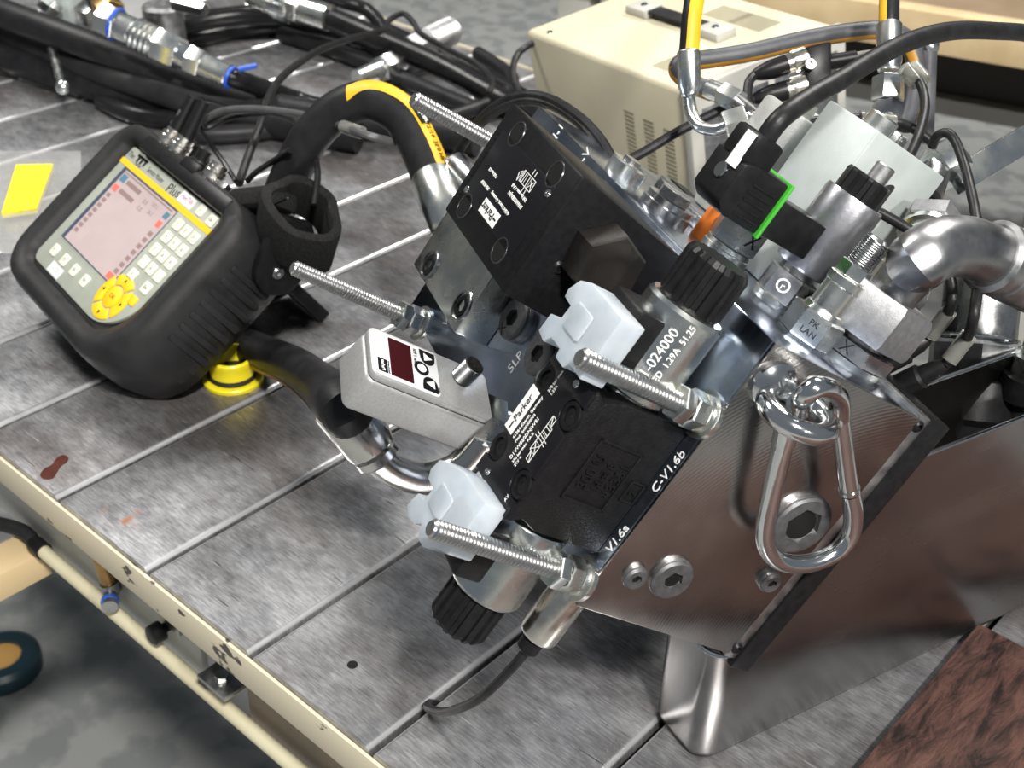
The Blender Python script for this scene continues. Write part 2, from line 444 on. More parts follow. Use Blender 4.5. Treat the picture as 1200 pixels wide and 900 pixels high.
def woodx(m, N, L, b, mp):
    w = N.new('ShaderNodeTexNoise'); w.inputs['Scale'].default_value = 120; w.inputs['Detail'].default_value = 10; w.inputs['Roughness'].default_value = .7; w.inputs['Distortion'].default_value = .4
    q = N.new('ShaderNodeMapping'); q.inputs['Scale'].default_value = (1, .25, 1); q.inputs['Rotation'].default_value = (0, 0, .35); L.new(N['Texture Coordinate'].outputs['Object'], q.inputs['Vector']); L.new(q.outputs[0], w.inputs['Vector'])
    r = N.new('ShaderNodeValToRGB'); e = r.color_ramp.elements
    e[0].position = .38; e[0].color = (.016, .009, .008, 1); e[1].position = .60; e[1].color = (.115, .055, .042, 1)
    L.new(w.outputs['Fac'], r.inputs['Fac']); L.new(r.outputs[0], b.inputs['Base Color'])
    bp = N.new('ShaderNodeBump'); bp.inputs['Strength'].default_value = .8; bp.inputs['Distance'].default_value = .003
    L.new(w.outputs['Fac'], bp.inputs['Height']); L.new(bp.outputs[0], b.inputs['Normal'])
REDWOOD = mat('oily_red_wood', (.2, .08, .05), .55, extra=woodx)
PALEWOOD = mat('pale_wood', (.60, .46, .27), .6, 0, (.50, .37, .20), 14, stretch=(1, .15, 1), bump=.15, bscale=80)
BROWNTOP = mat('brown_bench_top', (.20, .14, .085), .5, 0, (.25, .18, .11), 8)
def floorx(m, N, L, b, mp):
    geo = N.new('ShaderNodeNewGeometry')
    v = N.new('ShaderNodeTexNoise'); v.inputs['Scale'].default_value = 14; v.inputs['Detail'].default_value = 3; L.new(geo.outputs['Position'], v.inputs['Vector'])
    r = N.new('ShaderNodeValToRGB'); e = r.color_ramp.elements
    e[0].position = .44; e[0].color = (.225, .235, .235, 1); e[1].position = .54; e[1].color = (.32, .325, .315, 1)
    L.new(v.outputs['Fac'], r.inputs['Fac'])
    L.new(r.outputs[0], b.inputs['Base Color'])
FLOOR = mat('grey_concrete', (.19, .2, .2), .45, extra=floorx)
APRON = mat('grey_apron', (.40, .41, .40), .5, .1, (.55, .55, .52), 8)
# ================================================================== the room
mb = MB(); mb.box(-9000, 6000, -5000, 11000, -860, -850)
struct('floor', mb, FLOOR)
WALLM = mat('hall_wall', (.30, .31, .30), .8)
mb = MB(); mb.box(-9000, 6000, 10900, 11000, -850, 5000); struct('wall_back', mb, WALLM)
mb = MB(); mb.box(-9000, -8900, -5000, 11000, -850, 5000); struct('wall_left', mb, WALLM)

# ------------------------------------------------------------------ slotted work table
tb = Thing('slotted_work_table', 'worn steel slotted work table with chipped beige painted edge', 'table', FW, (-700, 760, 0))
GX0, GS = -692.7, 109.05
YF, YB, YCUT = 316.5, 1227.0, 800.0
slab_mesh = {}
for n in range(-11, 9):
    x0 = GX0 + GS * n + 2.2; x1 = GX0 + GS * (n + 1) - 2.2
    long_ = x0 < -560
    y1 = YB if long_ else YCUT
    if long_ not in slab_mesh:
        m_ = MB(); a = 0; b = GS - 4.4
        sec = []
        for cx, s_, in ((a, 1), (b, -1)):
            arc = [(cx + s_ * (4.0 - 4.0 * math.cos(k * PI / 8)), -4.0 + 4.0 * math.sin(k * PI / 8)) for k in range(5)]
            sec.append(arc)
        poly = [(a, -24)] + sec[0] + list(reversed(sec[1])) + [(b, -24)]
        m_.prism([(p[0], p[1]) for p in poly], (0, YF, 0), (1, 0, 0), (0, 0, 1), (0, 1, 0), 1.2, y1 - YF)
        slab_mesh[long_] = link_mesh('slab', m_, TABLE, (0, YF, 0), ang=50)
    o = bpy.data.objects.new('slab', slab_mesh[long_]); COL.objects.link(o)
    o.parent = tb.o; o.location = V((x0 + 700, YF - 760, 0)) * S
bed = MB(); bed.box(-1890, 285, YF + 4, YCUT, -40, -23.5); bed.box(-1890, -584, YCUT, YB - 2, -40, -23.5)
tb.part('bed_plate', bed, DARK)
fa = MB(); fa.box(-1890, 285, YF - 1.5, YF + 1.2, -32, -4.5)
tb.part('front_edge', fa, FASCIA, bevel=.8, label='beige painted table edge with chipped paint')
fb = MB(); fb.box(-1890, -584, YB, YB + 3, -36, 3)
tb.part('rear_edge', fb, FASCIA, bevel=.8)
# small drilled hole in one slab
h = MB(); h.lathe((-422, 355, .15), (0, 0, -1), [(0, 3.4), (.4, 3.4)], 18)
tb.part('drilled_hole', h, DARK)
# apron and frame below
ap = MB(); ap.box(-1500, -590, 352, 358, -140, -38)
tb.part('apron', ap, APRON, bevel=1)
ap = MB(); ap.box(-535, 250, 352, 400, -150, -100)
tb.part('frame_beam', ap, mat('rusty_beam', (.22, .20, .17), .5, .3, (.33, .26, .19), 12))
for lx in (-1450, -480, 180):
    for ly in ((420, 1150) if lx < -600 else (420, 720)):
        q = MB(); q.box(lx - 35, lx + 35, ly - 35, ly + 35, -850, -38); tb.part('leg', q, APRON, bevel=3)
br = MB(); br.box(-566, -534, 332, 354, -102, -98); br.box(-566, -534, 350, 355, -102, -70)
bo = tb.part('angle_bracket', br, DSTEEL, bevel=.6)
b2 = MB(); b2.hexa((-550, 342, -98.3), (0, 0, 1), 5, 9)
tb.part('bracket_bolt', b2, ZINC, parent=bo)
kn = MB(); kn.lathe((-628, 353, -106), (0, -1, 0), [(0, 4), (8, 4), (8, 8), (17, 8), (18, 6.5)], 20)
tb.part('clamp_knob', kn, BPLAS)
kp = MB(); kp.obox((-626, 351, -94), (1, 0, 0), (0, 1, 0), (0, 0, 1), 30, 4, 22)
tb.part('clamp_plate', kp, DSTEEL, bevel=1)

rl = Thing('cream_rail_pipe', 'cream painted pipe running below the table edge', 'pipe', FW, (-700, 340, -126))
r_ = MB(); r_.cyl((-800, 343, -130), (260, 343, -130), 5.8, n=18); rl.part('pipe', r_, CREAMP)
r_ = MB(); r_.lathe((-800, 343, -130), (-1, 0, 0), [(-6, 7.5), (8, 7.5), (12, 6)], 18); rl.part('end_cap', r_, BPLAS)
h1 = MB(); h1.tube(smooth([(-806, 343, -130), (-830, 343, -128), (-870, 330, -134), (-930, 300, -146), (-1050, 250, -176), (-1200, 150, -266)]), 6.2, 12)
one('drain_hose', h1, RUBBER, 'black rubber hose plugged onto the cream pipe below the table', 'hose', FW, (-806, 343, -124))
rd = Thing('drain_tube', 'brown tube with blue ringed elbow hanging under the table edge', 'tube', FW, (-700, 345, -100))
r_ = MB(); r_.cyl((-712, 344, -30), (-696, 345, -104), 6, n=16); rd.part('tube', r_, BRASS)
r_ = MB(); r_.lathe((-696, 345, -102), (.2, .05, -1), [(0, 7.5), (8, 8), (11, 6)], 16); r_.cyl((-694, 344, -110), (-680, 334, -110), 6.2, n=16); rd.part('elbow', r_, DSTEEL)
r_ = MB(); r_.lathe((-686, 338, -110), (1, -.7, 0), [(0, 7), (2.2, 7)], 18); rd.part('ring', r_, BLUE)
wb = MB(); wb.box(-842, -806, -60, 352, -168, -140)
one('wooden_beam', wb, PALEWOOD, 'pale squared timber sticking out under the table', 'beam', FW, (-815, 200, -185), bevel=2)
# dark reel with orange core down on the floor side
rr = Thing('cable_reel', 'dark green rimmed reel with orange core on the floor beside the table', 'reel', FW, tz(2, 775, -850))
for kk in range(1):
    c_ = tz(2, 775, -830)
    q = MB(); q.lathe(c_ - V((0, 0, 20)), (0, 0, 1), [(0, 48), (5, 56), (28, 56), (34, 48), (34, 30), (5, 30)], 32, caps=False); rr.part('rim', q, mat('dark_teal', (.01, .03, .04), .35))
    q = MB(); q.lathe(c_ - V((0, 0, 20)), (0, 0, 1), [(0, 31), (27, 31)], 24); rr.part('core', q, mat('reel_orange', (.45, .26, .08), .6))

# far bench of wood at the back of the hall
be = Thing('wooden_bench', 'brown topped wooden bench with pale front beam behind the case', 'bench', FW, (-700, 2700, -850))
ux = V((.955, .297, 0)); uy = V((-.297, .955, 0)); o0 = V((-1330, 2150, 0))
def bpt(i, j, k): return o0 + ux * i + uy * j + V((0, 0, k))
q = MB(); q.obox(bpt(900, 420, -120), ux, uy, (0, 0, 1), 2600, 900, 30); be.part('bench_top', q, BROWNTOP)
q = MB(); q.obox(bpt(900, -36, -140), ux, uy, (0, 0, 1), 2600, 45, 75); be.part('front_beam', q, PALEWOOD, bevel=3)
for i in (-300, 700, 1700):
    q = MB(); q.obox(bpt(i, 0, -510), ux, uy, (0, 0, 1), 70, 70, 680); be.part('leg', q, GPAINT, bevel=3)
    q = MB(); q.obox(bpt(i, 780, -510), ux, uy, (0, 0, 1), 70, 70, 680); be.part('leg', q, GPAINT, bevel=3)
q = MB(); q.obox(bpt(900, 800, -340), ux, uy, (0, 0, 1), 2500, 20, 400); be.part('shade_panel', q, mat('bench_shade', (.04, .036, .03), .7))  # dark sheet standing in for the shadow under the bench
q = MB(); q.obox(bpt(900, 780, -560), ux, uy, (0, 0, 1), 2500, 60, 40); be.part('stretcher', q, GPAINT)

# ------------------------------------------------------------------ oily boards beside the bin
for (x0, x1, y0, y1, lab) in ((-151, 240, 130, 653, 'oily dark red wooden board with splintered surface beside the table slot'), (-118, 240, 661, 780, 'second oily red board end butted against the splintered board')):
    q = MB(); nx, ny = 10, 8; q.box(x0, x1, y0, y1, .2, 11)
    one('oily_board', q, REDWOOD, lab, 'board', FW, ((x0 + x1) / 2, (y0 + y1) / 2, 0), bevel=3)

# ------------------------------------------------------------------ narrow stainless stands under the block
def ztop(p, q):
    w = FT.p((p, q, 0)) - FB.o
    return (FB.y.x * w.x + FB.y.y * w.y - 131.5) / .54764437 + 153.1 - .6
def stand(q0, q1, BL, lab):
    bn = Thing('support_box', lab, 'stand', FT, (0, q0, 0), 'stainless support boxes')
    ZL, ZH, TH = 87.0, 182.0, 1.6
    out = rrect(-3, BL, q0, q1, 13, 6)
    pts = []
    for i, (a, b) in enumerate(out):
        a2, b2 = out[(i + 1) % len(out)]
        k = 24 if math.hypot(a2 - a, b2 - b) > 60 else 1
        for j in range(k): pts.append((a + (a2 - a) * j / k, b + (b2 - b) * j / k))
    def rim(p, q): return min(ZH, max(ZL, ztop(p, q)))
    cx, cy, hx, hy = (BL - 3) / 2, (q0 + q1) / 2, (BL + 3) / 2, (q1 - q0) / 2
    w = MB()
    def shell(off, z, taper):
        sx = (hx - off - taper) / hx; sy = (hy - off - taper) / hy
        return w.ring([(cx + (a - cx) * sx, cy + (b - cy) * sy, z(a, b) if callable(z) else z) for a, b in pts])
    o1 = shell(0, rim, 0); o2 = shell(0, lambda a, b: rim(a, b) * .5, .5); o3 = shell(0, 7, 1); o4 = shell(0, 2, 2.5); o5 = shell(0, .2, 6)
    i1 = shell(TH, rim, 0); i2 = shell(TH, 9, 1); i3 = shell(TH, 3, 6)
    w.bridge(o1, i1); w.bridge(o2, o1); w.bridge(o3, o2); w.bridge(o4, o3); w.bridge(o5, o4); w.cap(o5, True)
    w.bridge(i1, i2); w.bridge(i2, i3); w.cap(i3)
    bn.part('box', w, STAIN, ang=50)
    bead = MB(); bp_ = [(a, b, rim(a, b)) for a, b in pts]; bp_.append(bp_[0])
    bead.tube(bp_, 1.3, 8, caps=False)
    bn.part('rolled_rim', bead, CHROME)
stand(-2, 48, 330, 'narrow stainless support box with low front and sloped rim under the machined face')
stand(205, 255, 330, 'second narrow stainless support box under the far end of the manifold')

# ================================================================== manifold block
L1, L2, LC = 160.0, 109.0, 305.0
mf = Thing('manifold_block', 'tilted zinc plated hydraulic manifold block with machined end face', 'manifold', FB, (0, 0, 0))
q = MB(); q.box(0, L1, 0, L2, 2, LC); mf.part('block_body', q, ZINCB, bevel=1.2)
q = MB(); q.box(0, L1, 0, L2, 0, 2.2); mf.part('machined_end_face', q, MACH, bevel=.5, label='fly cut machined end face')
q = MB(); q.box(-3, 162, 109.2, 117, 1.5, LC); mf.part('grey_rail', q, DSTEEL, bevel=.6)
q = MB(); q.box(-8, 163, 117, 131, 0, LC); mf.part('base_plate', q, BLACK, bevel=1)
for (a, b, t) in ((4, 112.5, 'x'), (156, 111.5, 'x')):
    q = MB(); q.socket((a, b, 2), (0, 0, -1), 3.4, 2.6, 3.2, 1.5); mf.part('rail_screw', q, BLACK)
E1, E2, E3 = V((1, 0, 0)), V((0, 1, 0)), V((0, 0, 1))
def ltext(t, a, c, size): mf.text(t, (a, -.15, c), E1, E3, size, WHITE, name='stamped_lettering')
ltext('V1.6a', 39, 5.6, 7.4); ltext('C-V1.6b', 81, 5.6, 7.4); ltext('IP-1P', 50, 205, 9); ltext('5LP', 45, 162, 9); ltext('VM', 22, 252, 8)
ltext('SN-1', 153, 266, 9.5); ltext('Cp-V', 153, 224, 9.5)

# ------------------------------------------------------------------ plugs
def socket_plug(a, b, c, ax, R, h, af, fr, lab, cat='plug', group=None, m=PLUGM, ring=True, ref=None):
    t = Thing('socket_plug', lab, cat, fr, (a, b, c), group)
    axv = V(ax)
    if ring:
        h *= .55
        q = MB(); q.lathe(V((a, b, c)) - axv * .8, axv, [(0, R * 1.0), (h * .5 + .8, R * 1.0), (h * .5 + 1.0, R * .93)], 28); t.part('seal_collar', q, DSTEEL)
    q = MB(); q.socket(V((a, b, c)) + axv * (h * .5), axv, R * .98, h * .55, af, h * .45 + 2, ref); t.part('plug_head', q, m)
    # dark socket floor
    q = MB(); q.lathe(V((a, b, c)) + axv * (h * .62), axv, [(0, af * .46), (.1, af * .46)], 18); t.part('socket_floor', q, DARK)
    return t
FN = (0, 0, -1)
socket_plug(26, 18, 0, FN, 6.6, 6.5, 5, FB, 'small steel socket plug with yellow mark on the machined face')
socket_plug(32, 38, 0, FN, 11.8, 7, 9.5, FB, 'mid sized socket plug beside the small marked plug')
socket_plug(85, 86, 0, FN, 17.5, 8, 19, FB, 'large socket plug on the machined face behind the snap hook')
socket_plug(48.5, 97, 0, FN, 6.2, 6, 5, FB, 'small socket plug near the black base plate below the snap hook')
socket_plug(150, 37, 0, FN, 7.0, 8, 5, FB, 'small socket plug behind the lifting eye')
LN = (0, -1, 0)
t = socket_plug(62, 0, 183, LN, 13.5, 10, 10, FB, 'round socket plug marked with X on the blue zinc face')
t.text('X', (55, -10.2, 178), E1, E3, 9, DARK, name='pen_mark')
t = socket_plug(62, 0, 142, LN, 13.0, 9, 10, FB, 'round socket plug half hidden beside the milky connector cap')
dm = MB(); dm.lathe((58, 0, 118), LN, [(0, 9.5), (6, 9.2), (10, 6.5), (12, 2)], 24)
one('dome_plug', dm, ZINC, 'shiny domed plug between sensor and black valve', 'plug', FB, (58, 0, 118))

# ------------------------------------------------------------------ studs with nuts
def stud(a, c, tip, lab, base=14):
    t = Thing('threaded_stud', lab, 'stud', FB, (a, 0, c), 'studs on the manifold valve face')
    q = MB(); q.thread((a, -tip, c), (0, 1, 0), tip + 2, 5.0, 2.1, 20, 1.1); t.part('threaded_rod', q, RODM, ang=20)
    q = MB(); q.lathe((a, 0, c), LN, [(0, 12.0), (2.6, 12.0), (2.6, 5.2)], 28); t.part('washer', q, ZINC)
    q = MB(); q.lathe((a, -2.6, c), LN, [(0, 9.6), (2.2, 9.2)], 24); t.part('spring_washer', q, ZINC)
    q = MB(); q.hexa((a, -5, c), LN, 8, 16.5, ref=E1, phase=.35, ch=.1); t.part('nut', q, ZINC)
    q = MB(); q.hexa((a, -13.5, c), LN, 6.5, 16.5, ref=E1, phase=.75, ch=.1); t.part('lock_nut', q, ZINC)
stud(11, 8.5, 92, 'threaded stud with nuts in front of the lower milky cap')
stud(113, 8.5, 79, 'threaded stud with nuts below the lettered upper coil')
stud(3, 276, 99, 'threaded stud with nuts pointing at the meter strap')
stud(132, 262, 95, 'threaded stud beside the yellow striped hose behind the big black valve')

# ------------------------------------------------------------------ front solenoid valve
vf = Thing('solenoid_valve', 'black solenoid valve with two zinc coils and lettered nameplate', 'valve', FB, (62, 0, 30.5))
A0, A1, C0, C1 = 25.0, 101.5, 8.5, 53.0
CB = 10.5
q = MB()
prof = [(A0, 0), (A1, 0), (A1, -40), (A1 - 4, -50), (A1 - 1, -55), (A1 - 1, -58), (A0 + 1, -58), (A0 + 1, -55), (A0 + 4, -50), (A0, -40)]
q.prism([(p[0], p[1]) for p in prof], (0, 0, 0), (1, 0, 0), (0, 1, 0), (0, 0, 1), CB, C1 - .5)
vf.part('valve_body', q, BCAST, bevel=1.4)
# nameplate outlined around four bolt bosses
HA = (43.5, 84.0); HC = (15.2, 46.2)
def plate_outline():
    pts = []
    def boss(cx, cy, s_, rad=8.0):
        return [(cx + rad * math.cos(a), cy + s_ * -1 * rad * math.sin(a) * -1) for a in []]
    e = 1.0
    lo, hi = C0 + e, C1 - e
    def notch(x, y, side):
        k = 7.6
        out = []
        for j in range(9):
            a = PI * j / 8
            out.append((x - k * math.cos(a), y + side * k * math.sin(a)))
        return out
    poly = [(A0 + 2, lo)]
    poly += [(HA[0] - 7.6, lo)] + notch(HA[0], HC[0] - 0, 1) + [(HA[0] + 7.6, lo)]
    poly += [(HA[1] - 7.6, lo)] + notch(HA[1], HC[0] - 0, 1) + [(HA[1] + 7.6, lo)]
    poly += [(A1 - 2, lo), (A1 - 2, hi)]
    poly += [(HA[1] + 7.6, hi)] + list(reversed(notch(HA[1], HC[1], -1))) + [(HA[1] - 7.6, hi)]
    poly += [(HA[0] + 7.6, hi)] + list(reversed(notch(HA[0], HC[1], -1))) + [(HA[0] - 7.6, hi)]
    poly += [(A0 + 2, hi)]
    return poly
q = MB(); q.prism(plate_outline(), (0, 0, 0), (1, 0, 0), (0, 0, 1), (0, -1, 0), 57.5, 60)
npl = vf.part('nameplate', q, BPLATE, bevel=.35)
for ha in HA:
    for hc in HC:
        q = MB(); q.lathe((ha, -57.6, hc), LN, [(0, 7.3), (1.4, 7.3), (1.8, 6.9), (1.8, 4.9), (-1.2, 4.7)], 26, caps=False); vf.part('bolt_boss', q, BANOD)
        q = MB(); q.socket((ha, -57.2, hc), LN, 4.6, 1.0, 3.4, 1.5, n=24, rim=.3); vf.part('cap_screw', q, BLACK)
for (ra, rc) in ((31.5, 41), (96, 24)):
    q = MB(); q.lathe((ra, -60, rc), LN, [(0, 2.0), (.8, 1.7), (.8, .8), (.3, .7)], 16); vf.part('rivet', q, CHROME, parent=npl)
q = MB(); q.box(53, 78, -60.35, -59.9, 42.7, 51); lg = vf.part('logo_field', q, WHITE, parent=npl)
def vt(t, a, c, s_, m=WHITE, par=None): vf.text(t, (a, -60.1 if par is None else -60.45, c), E1, E3, s_, m, parent=npl, align='LEFT')
vt('Parker', 59, 46.6, 5.6, BPLATE, lg)
q = MB(); q.box(54, 58.5, -60.6, -60.3, 46.2, 47.0); vf.part('logo_arrow', q, BPLATE, parent=npl)
vt('41564 Kaarst, Germany', 53, 39.6, 2.6); vt('Mod. 0x00000000', 53, 36.4, 2.3)
vt('D1VW020DNJW91', 46, 32.4, 3.0); vt('350 bar max. P,A,B', 46, 29.0, 2.3); vt('24V =', 46, 26.2, 2.3)
vt('210 bar max. T', 82, 38, 2.4); vt('1.29A', 82, 35, 2.4); vt('AV', 32, 17, 2.6)
# hydraulic symbol as thin strokes
def strokes(th, plane_b, segs, par, m=WHITE, w_=.32):
    q = MB()
    for (a, c, a2, c2) in segs:
        d = V((a2 - a, 0, c2 - c)); mid = V(((a + a2) / 2, plane_b, (c + c2) / 2))
        q.obox(mid, d, (0, 1, 0), d.cross(V((0, 1, 0))), d.length, .15, w_)
    th.part('hydraulic_symbol', q, m, parent=par)
def rect_(a, c, w_, h_): return [(a, c, a + w_, c), (a + w_, c, a + w_, c + h_), (a + w_, c + h_, a, c + h_), (a, c + h_, a, c)]
sg = []
for k in range(3): sg += rect_(58 + k * 5, 19, 5, 5)
sg += [(58, 19, 63, 24), (58, 24, 63, 19), (65, 19, 65, 24), (66.6, 19, 66.6, 24), (69, 19, 69, 24), (71.5, 24, 71.5, 19)] + rect_(53.5, 19, 4.5, 3.4) + rect_(73, 20.6, 4.5, 3.4) + [(64.5, 24, 64.5, 27), (66.5, 24, 66.5, 27), (64.5, 19, 64.5, 16.5), (66.5, 19, 66.5, 16.5), (53.5, 19, 58, 22.4), (73, 20.6, 77.5, 24)]
strokes(vf, -60.15, sg, npl)
# raised foundry marks on the side of the body
pn = MB(); 
for (x0, x1, y0, y1) in ((47, 82, -40.5, -39), (47, 82, -15.5, -14), (47, 48.4, -40.5, -14), (80.6, 82, -40.5, -14), (56, 68, -10.5, -9.3), (56, 68, -2.5, -1.3), (56, 57, -10.5, -1.3), (67, 68, -10.5, -1.3)):
    pn.box(x0, x1, y0, y1, CB - .9, CB + .7)
vf.part('cast_frame', pn, BCAST, bevel=.3)
for s_, a, b, z_ in (('300 U', 64.5, -34, 8), ('H x 6', 64.5, -26.5, 7), ('43351', 64.5, -18.8, 8), ('2', 62, -5.8, 6)):
    vf.text(s_, (a, b, CB - .3), E1, (0, -1, 0), z_, BCAST, name='cast_lettering', depth=.7)
vf.text('42 21145', (35, -45, C0 - .05), (0, 1, 0), E1, 0.01, GREYP) if False else None
AXB, AXC, RC = -29.0, 30.5, 20.0
def coil(s_, a_in, a_out, k_out, lab):
    d = V((s_, 0, 0)); st = V((a_in, AXB, AXC)); Lc = abs(a_out - a_in)
    q = MB(); q.lathe(st - d * 3, d, [(0, RC - 5), (3, RC - 5), (3.4, RC - .8), (4.4, RC), (Lc + 1, RC), (Lc + 3, RC - 1.5), (Lc + 3, RC - 5)], 48); cl = vf.part('coil', q, ZINC, label='zinc plated coil can')
    q = MB(); q.lathe(st + d * Lc, d, [(0, RC - 5), (2.2, RC - 4.5)], 32); vf.part('coil_washer', q, BPLAS)
    q = MB(); q.gear(st + d * (Lc + 1.5), d, abs(k_out - a_out) - 1.5, 16.4, 14.9, 16, ref=E3, taper=.9); vf.part('coil_knob', q, BPLAS, ang=25)
    # connector base on the coil
    q = MB(); m_ = (a_in + a_out) / 2
    q.box(m_ - 15, m_ + 15, -59, -40, 17, 44); cb = vf.part('connector_base', q, BPLAS, bevel=2)
    return cl
cu_ = coil(1, A1 + 1.5, 150, 176, '')
cl_ = coil(-1, A0 - 1.5, -23.5, -49, '')
nn = V((0, -.44, -.898)); up = V((0, -.898, .44)); cc = V((0, AXB, AXC)) + nn * (RC + .25)
vf.text('51-024000', V((127, 0, 0)) + cc + up * 2.6, E1, up, 6.8, WHITE, parent=cu_)
vf.text('100%ED  1.29A  51.25', V((127, 0, 0)) + cc - up * 3.4, E1, up, 4.4, WHITE, parent=cu_)

# milky caps over the open connectors
def milky(poly, b0, b1, lab):
    cx = sum(p[0] for p in poly) / len(poly); cy = sum(p[1] for p in poly) / len(poly)
    t = Thing('connector_cap', lab, 'cap', FB, (cx, b1, cy))
    q = MB(); q.prism(poly, (0, 0, 0), (1, 0, 0), (0, 0, 1), (0, -1, 0), -b1, -b0)
    t.part('cap_shell', q, CAPW, bevel=.6)
    sm = rrect(cx - 1, cx + 13, cy - 14, cy + 2, 1.5, 3)
    q = MB(); q.prism(sm, (0, 0, 0), (1, 0, 0), (0, 0, 1), (0, -1, 0), -b0 - .3, -b0 + 1.0); t.part('cap_ridge', q, CAPW, bevel=.4)
    return t
UP = [(104, 8.5), (137, 8.0), (136.5, 42), (133, 51), (126, 55), (122, 54), (121.5, 46), (114.5, 46.5), (111.5, 55.5), (101.5, 56), (100, 48), (104.5, 44), (104.5, 34), (100.5, 33), (100.5, 24), (104, 21)]
LO = [(30, 12), (28, 38), (22, 56), (18, 63), (10.5, 65), (6.5, 62), (6.5, 54), (-1, 54), (-2.5, 62), (-12, 64.5), (-15, 58), (-13, 50), (-9, 45), (-14.5, 41), (-14, 33), (-8, 26), (-2, 13)]
milky(UP, -72, -58.5, 'milky translucent cap on the lettered upper coil')
milky(LO, -72, -58.5, 'milky translucent cap on the lower coil beside the bent steel tube')

# proximity switch under the block edge
ps = Thing('sensor_plug', 'small nickel sensor barrel with black cable below the lower coil', 'sensor', FB, (0, 6, 12))
q = MB(); q.lathe((10, 2, 12), (-1, 0, 0), [(0, 10), (8, 10.4), (38, 10.4), (40, 9.4)], 30); ps.part('barrel', q, NICKEL)
q = MB(); q.lathe((-30, 2, 12), (-1, 0, 0), [(0, 6.2), (9, 6.0), (10.5, 4.6)], 20); ps.part('cable_gland', q, BPLAS)
# its cable drops to the slot in the table
e0 = FB.p((-40, 2, 12)); cpts = [e0 + FB.x * 4, e0 - FB.x * 10, V((-300, 338, 78)), V((-330, 345, 38)), V((-356, 356, 11)), V((-365.6, 366, 0)), V((-365.6, 376, -10))]
q = MB(); q.tube(smooth(cpts), 2.6, 10)
one('sensor_cable', q, CABLE, 'black sensor cable dropping from the nickel barrel into a table slot', 'cable', FW, e0)

# rusty red stain on the table
st = MB(); cx, cy = 62, 547
ol = [(47, 556), (52, 549), (60, 545), (66, 537), (74, 533), (80, 536), (79, 541), (72, 546), (68, 552), (64, 559), (58, 562), (50, 561)]
ol = smooth([tz(u, v, .05) for u, v in ol], 4, closed=True)
st.prism([(p_.x, p_.y) for p_ in ol], (0, 0, 0), (1, 0, 0), (0, 1, 0), (0, 0, 1), -.4, .12)
tb.part('rust_stain', st, mat('rust_stain', (.045, .010, .006), .35, 0, (.07, .018, .010), 60, spec=.2), label='dark red rust stain')
# ================================================================== big black valve
HOLE_RIM = mat('hole_rim', (.06, .06, .065), .3, .6)
bv = Thing('directional_valve', 'big square black valve with hex plug and upside down nameplate', 'valve', FB, (136, 0, 132))
q = MB(); q.prism([(102, -82), (170, -82), (157, 0), (97, 0)], (0, 0, 0), (1, 0, 0), (0, 1, 0), (0, 0, 1), 83, 181); bv.part('valve_body', q, BANOD, bevel=1.6)
q = MB(); q.box(116.5, 156.5, -82.5, -81.5, 96, 172); npb = bv.part('nameplate', q, BPLATE, bevel=.3)
for ha, hc in ((159.8, 157.5), (160.3, 104), (113, 163), (114, 108)):
    q = MB(); q.lathe((ha, -82.05, hc), LN, [(.0, 7.2), (.5, 6.9), (.5, 6.3), (-.2, 6.0), (-.2, 5.2)], 26, caps=False); bv.part('bolt_hole', q, HOLE_RIM)
    q = MB(); q.lathe((ha, -82.2, hc), LN, [(0, 6.0), (.3, 6.0)], 22); bv.part('bolt_recess', q, DARK)
for ra, rc in ((119.8, 170), (151.7, 99)):
    q = MB(); q.lathe((ra, -82.4, rc), LN, [(0, 2.2), (.9, 1.9), (.9, .9), (.3, .8)], 16); bv.part('rivet', q, CHROME, parent=npb)
q = MB(); q.box(118, 125.8, -82.9, -82.4, 125, 147); lg = bv.part('logo_field', q, WHITE, parent=npb)
def bt(t, a, c, s_, m=WHITE, b=-82.65): bv.text(t, (a, b, c), E3, -E1, s_, m, parent=npb, align='LEFT')
bt('Parker', 122, 130, 6.2, BPLATE, -83.0)
q = MB(); q.box(121.5, 122.3, -83.15, -82.85, 126, 129.6); bv.part('logo_arrow', q, BPLATE, parent=npb)
bt('41564 Kaarst, Germany', 129.5, 119, 2.8); bt('P03 B255P', 129.5, 150, 2.6); bt('D3W020BNJW', 137, 112, 3.0); bt('350 bar max. P,A,B', 141, 112, 2.6); bt('210 bar LT', 137, 150, 2.6)
sg = []
for k in range(3): sg += rect_(145, 114 + 5 * k, 6, 5)
sg += [(145, 114, 151, 119), (145, 119, 151, 114), (145, 121, 151, 121), (145, 126, 151, 126), (145, 128, 151, 128), (152, 118, 155, 118), (152, 121, 155, 121), (141.5, 118, 145, 118), (141.5, 121, 145, 121), (144, 131, 148, 133), (148, 133, 150, 130), (150, 130, 144, 131)]
strokes(bv, -82.65, sg, npb)
for k in range(14):
    q = MB(); c_ = 175.6; a_ = 114 + k * 2.9; q.box(a_, a_ + 1.5, -82.25, -81.8, c_ - .9, c_ + 1.0 if k % 3 else c_ + .3)
    bv.part('stamped_digit', q, BPLATE) if k % 1 == 0 else None
q = MB(); q.hexa((139.4, -49.8, 83.2), (0, 0, -1), 17, 33, ref=E1, phase=.15, ch=.12); bv.part('hex_plug', q, mat('browned_steel', (.014, .0125, .0115), .36, .25, (.026, .022, .019), 60, bump=.15, bscale=900))
q = MB(); q.socket((125.7, -64, 83.2), (0, 0, -1), 3.6, 1.4, 3.2, 1.3); bv.part('grub_screw', q, BLACK)

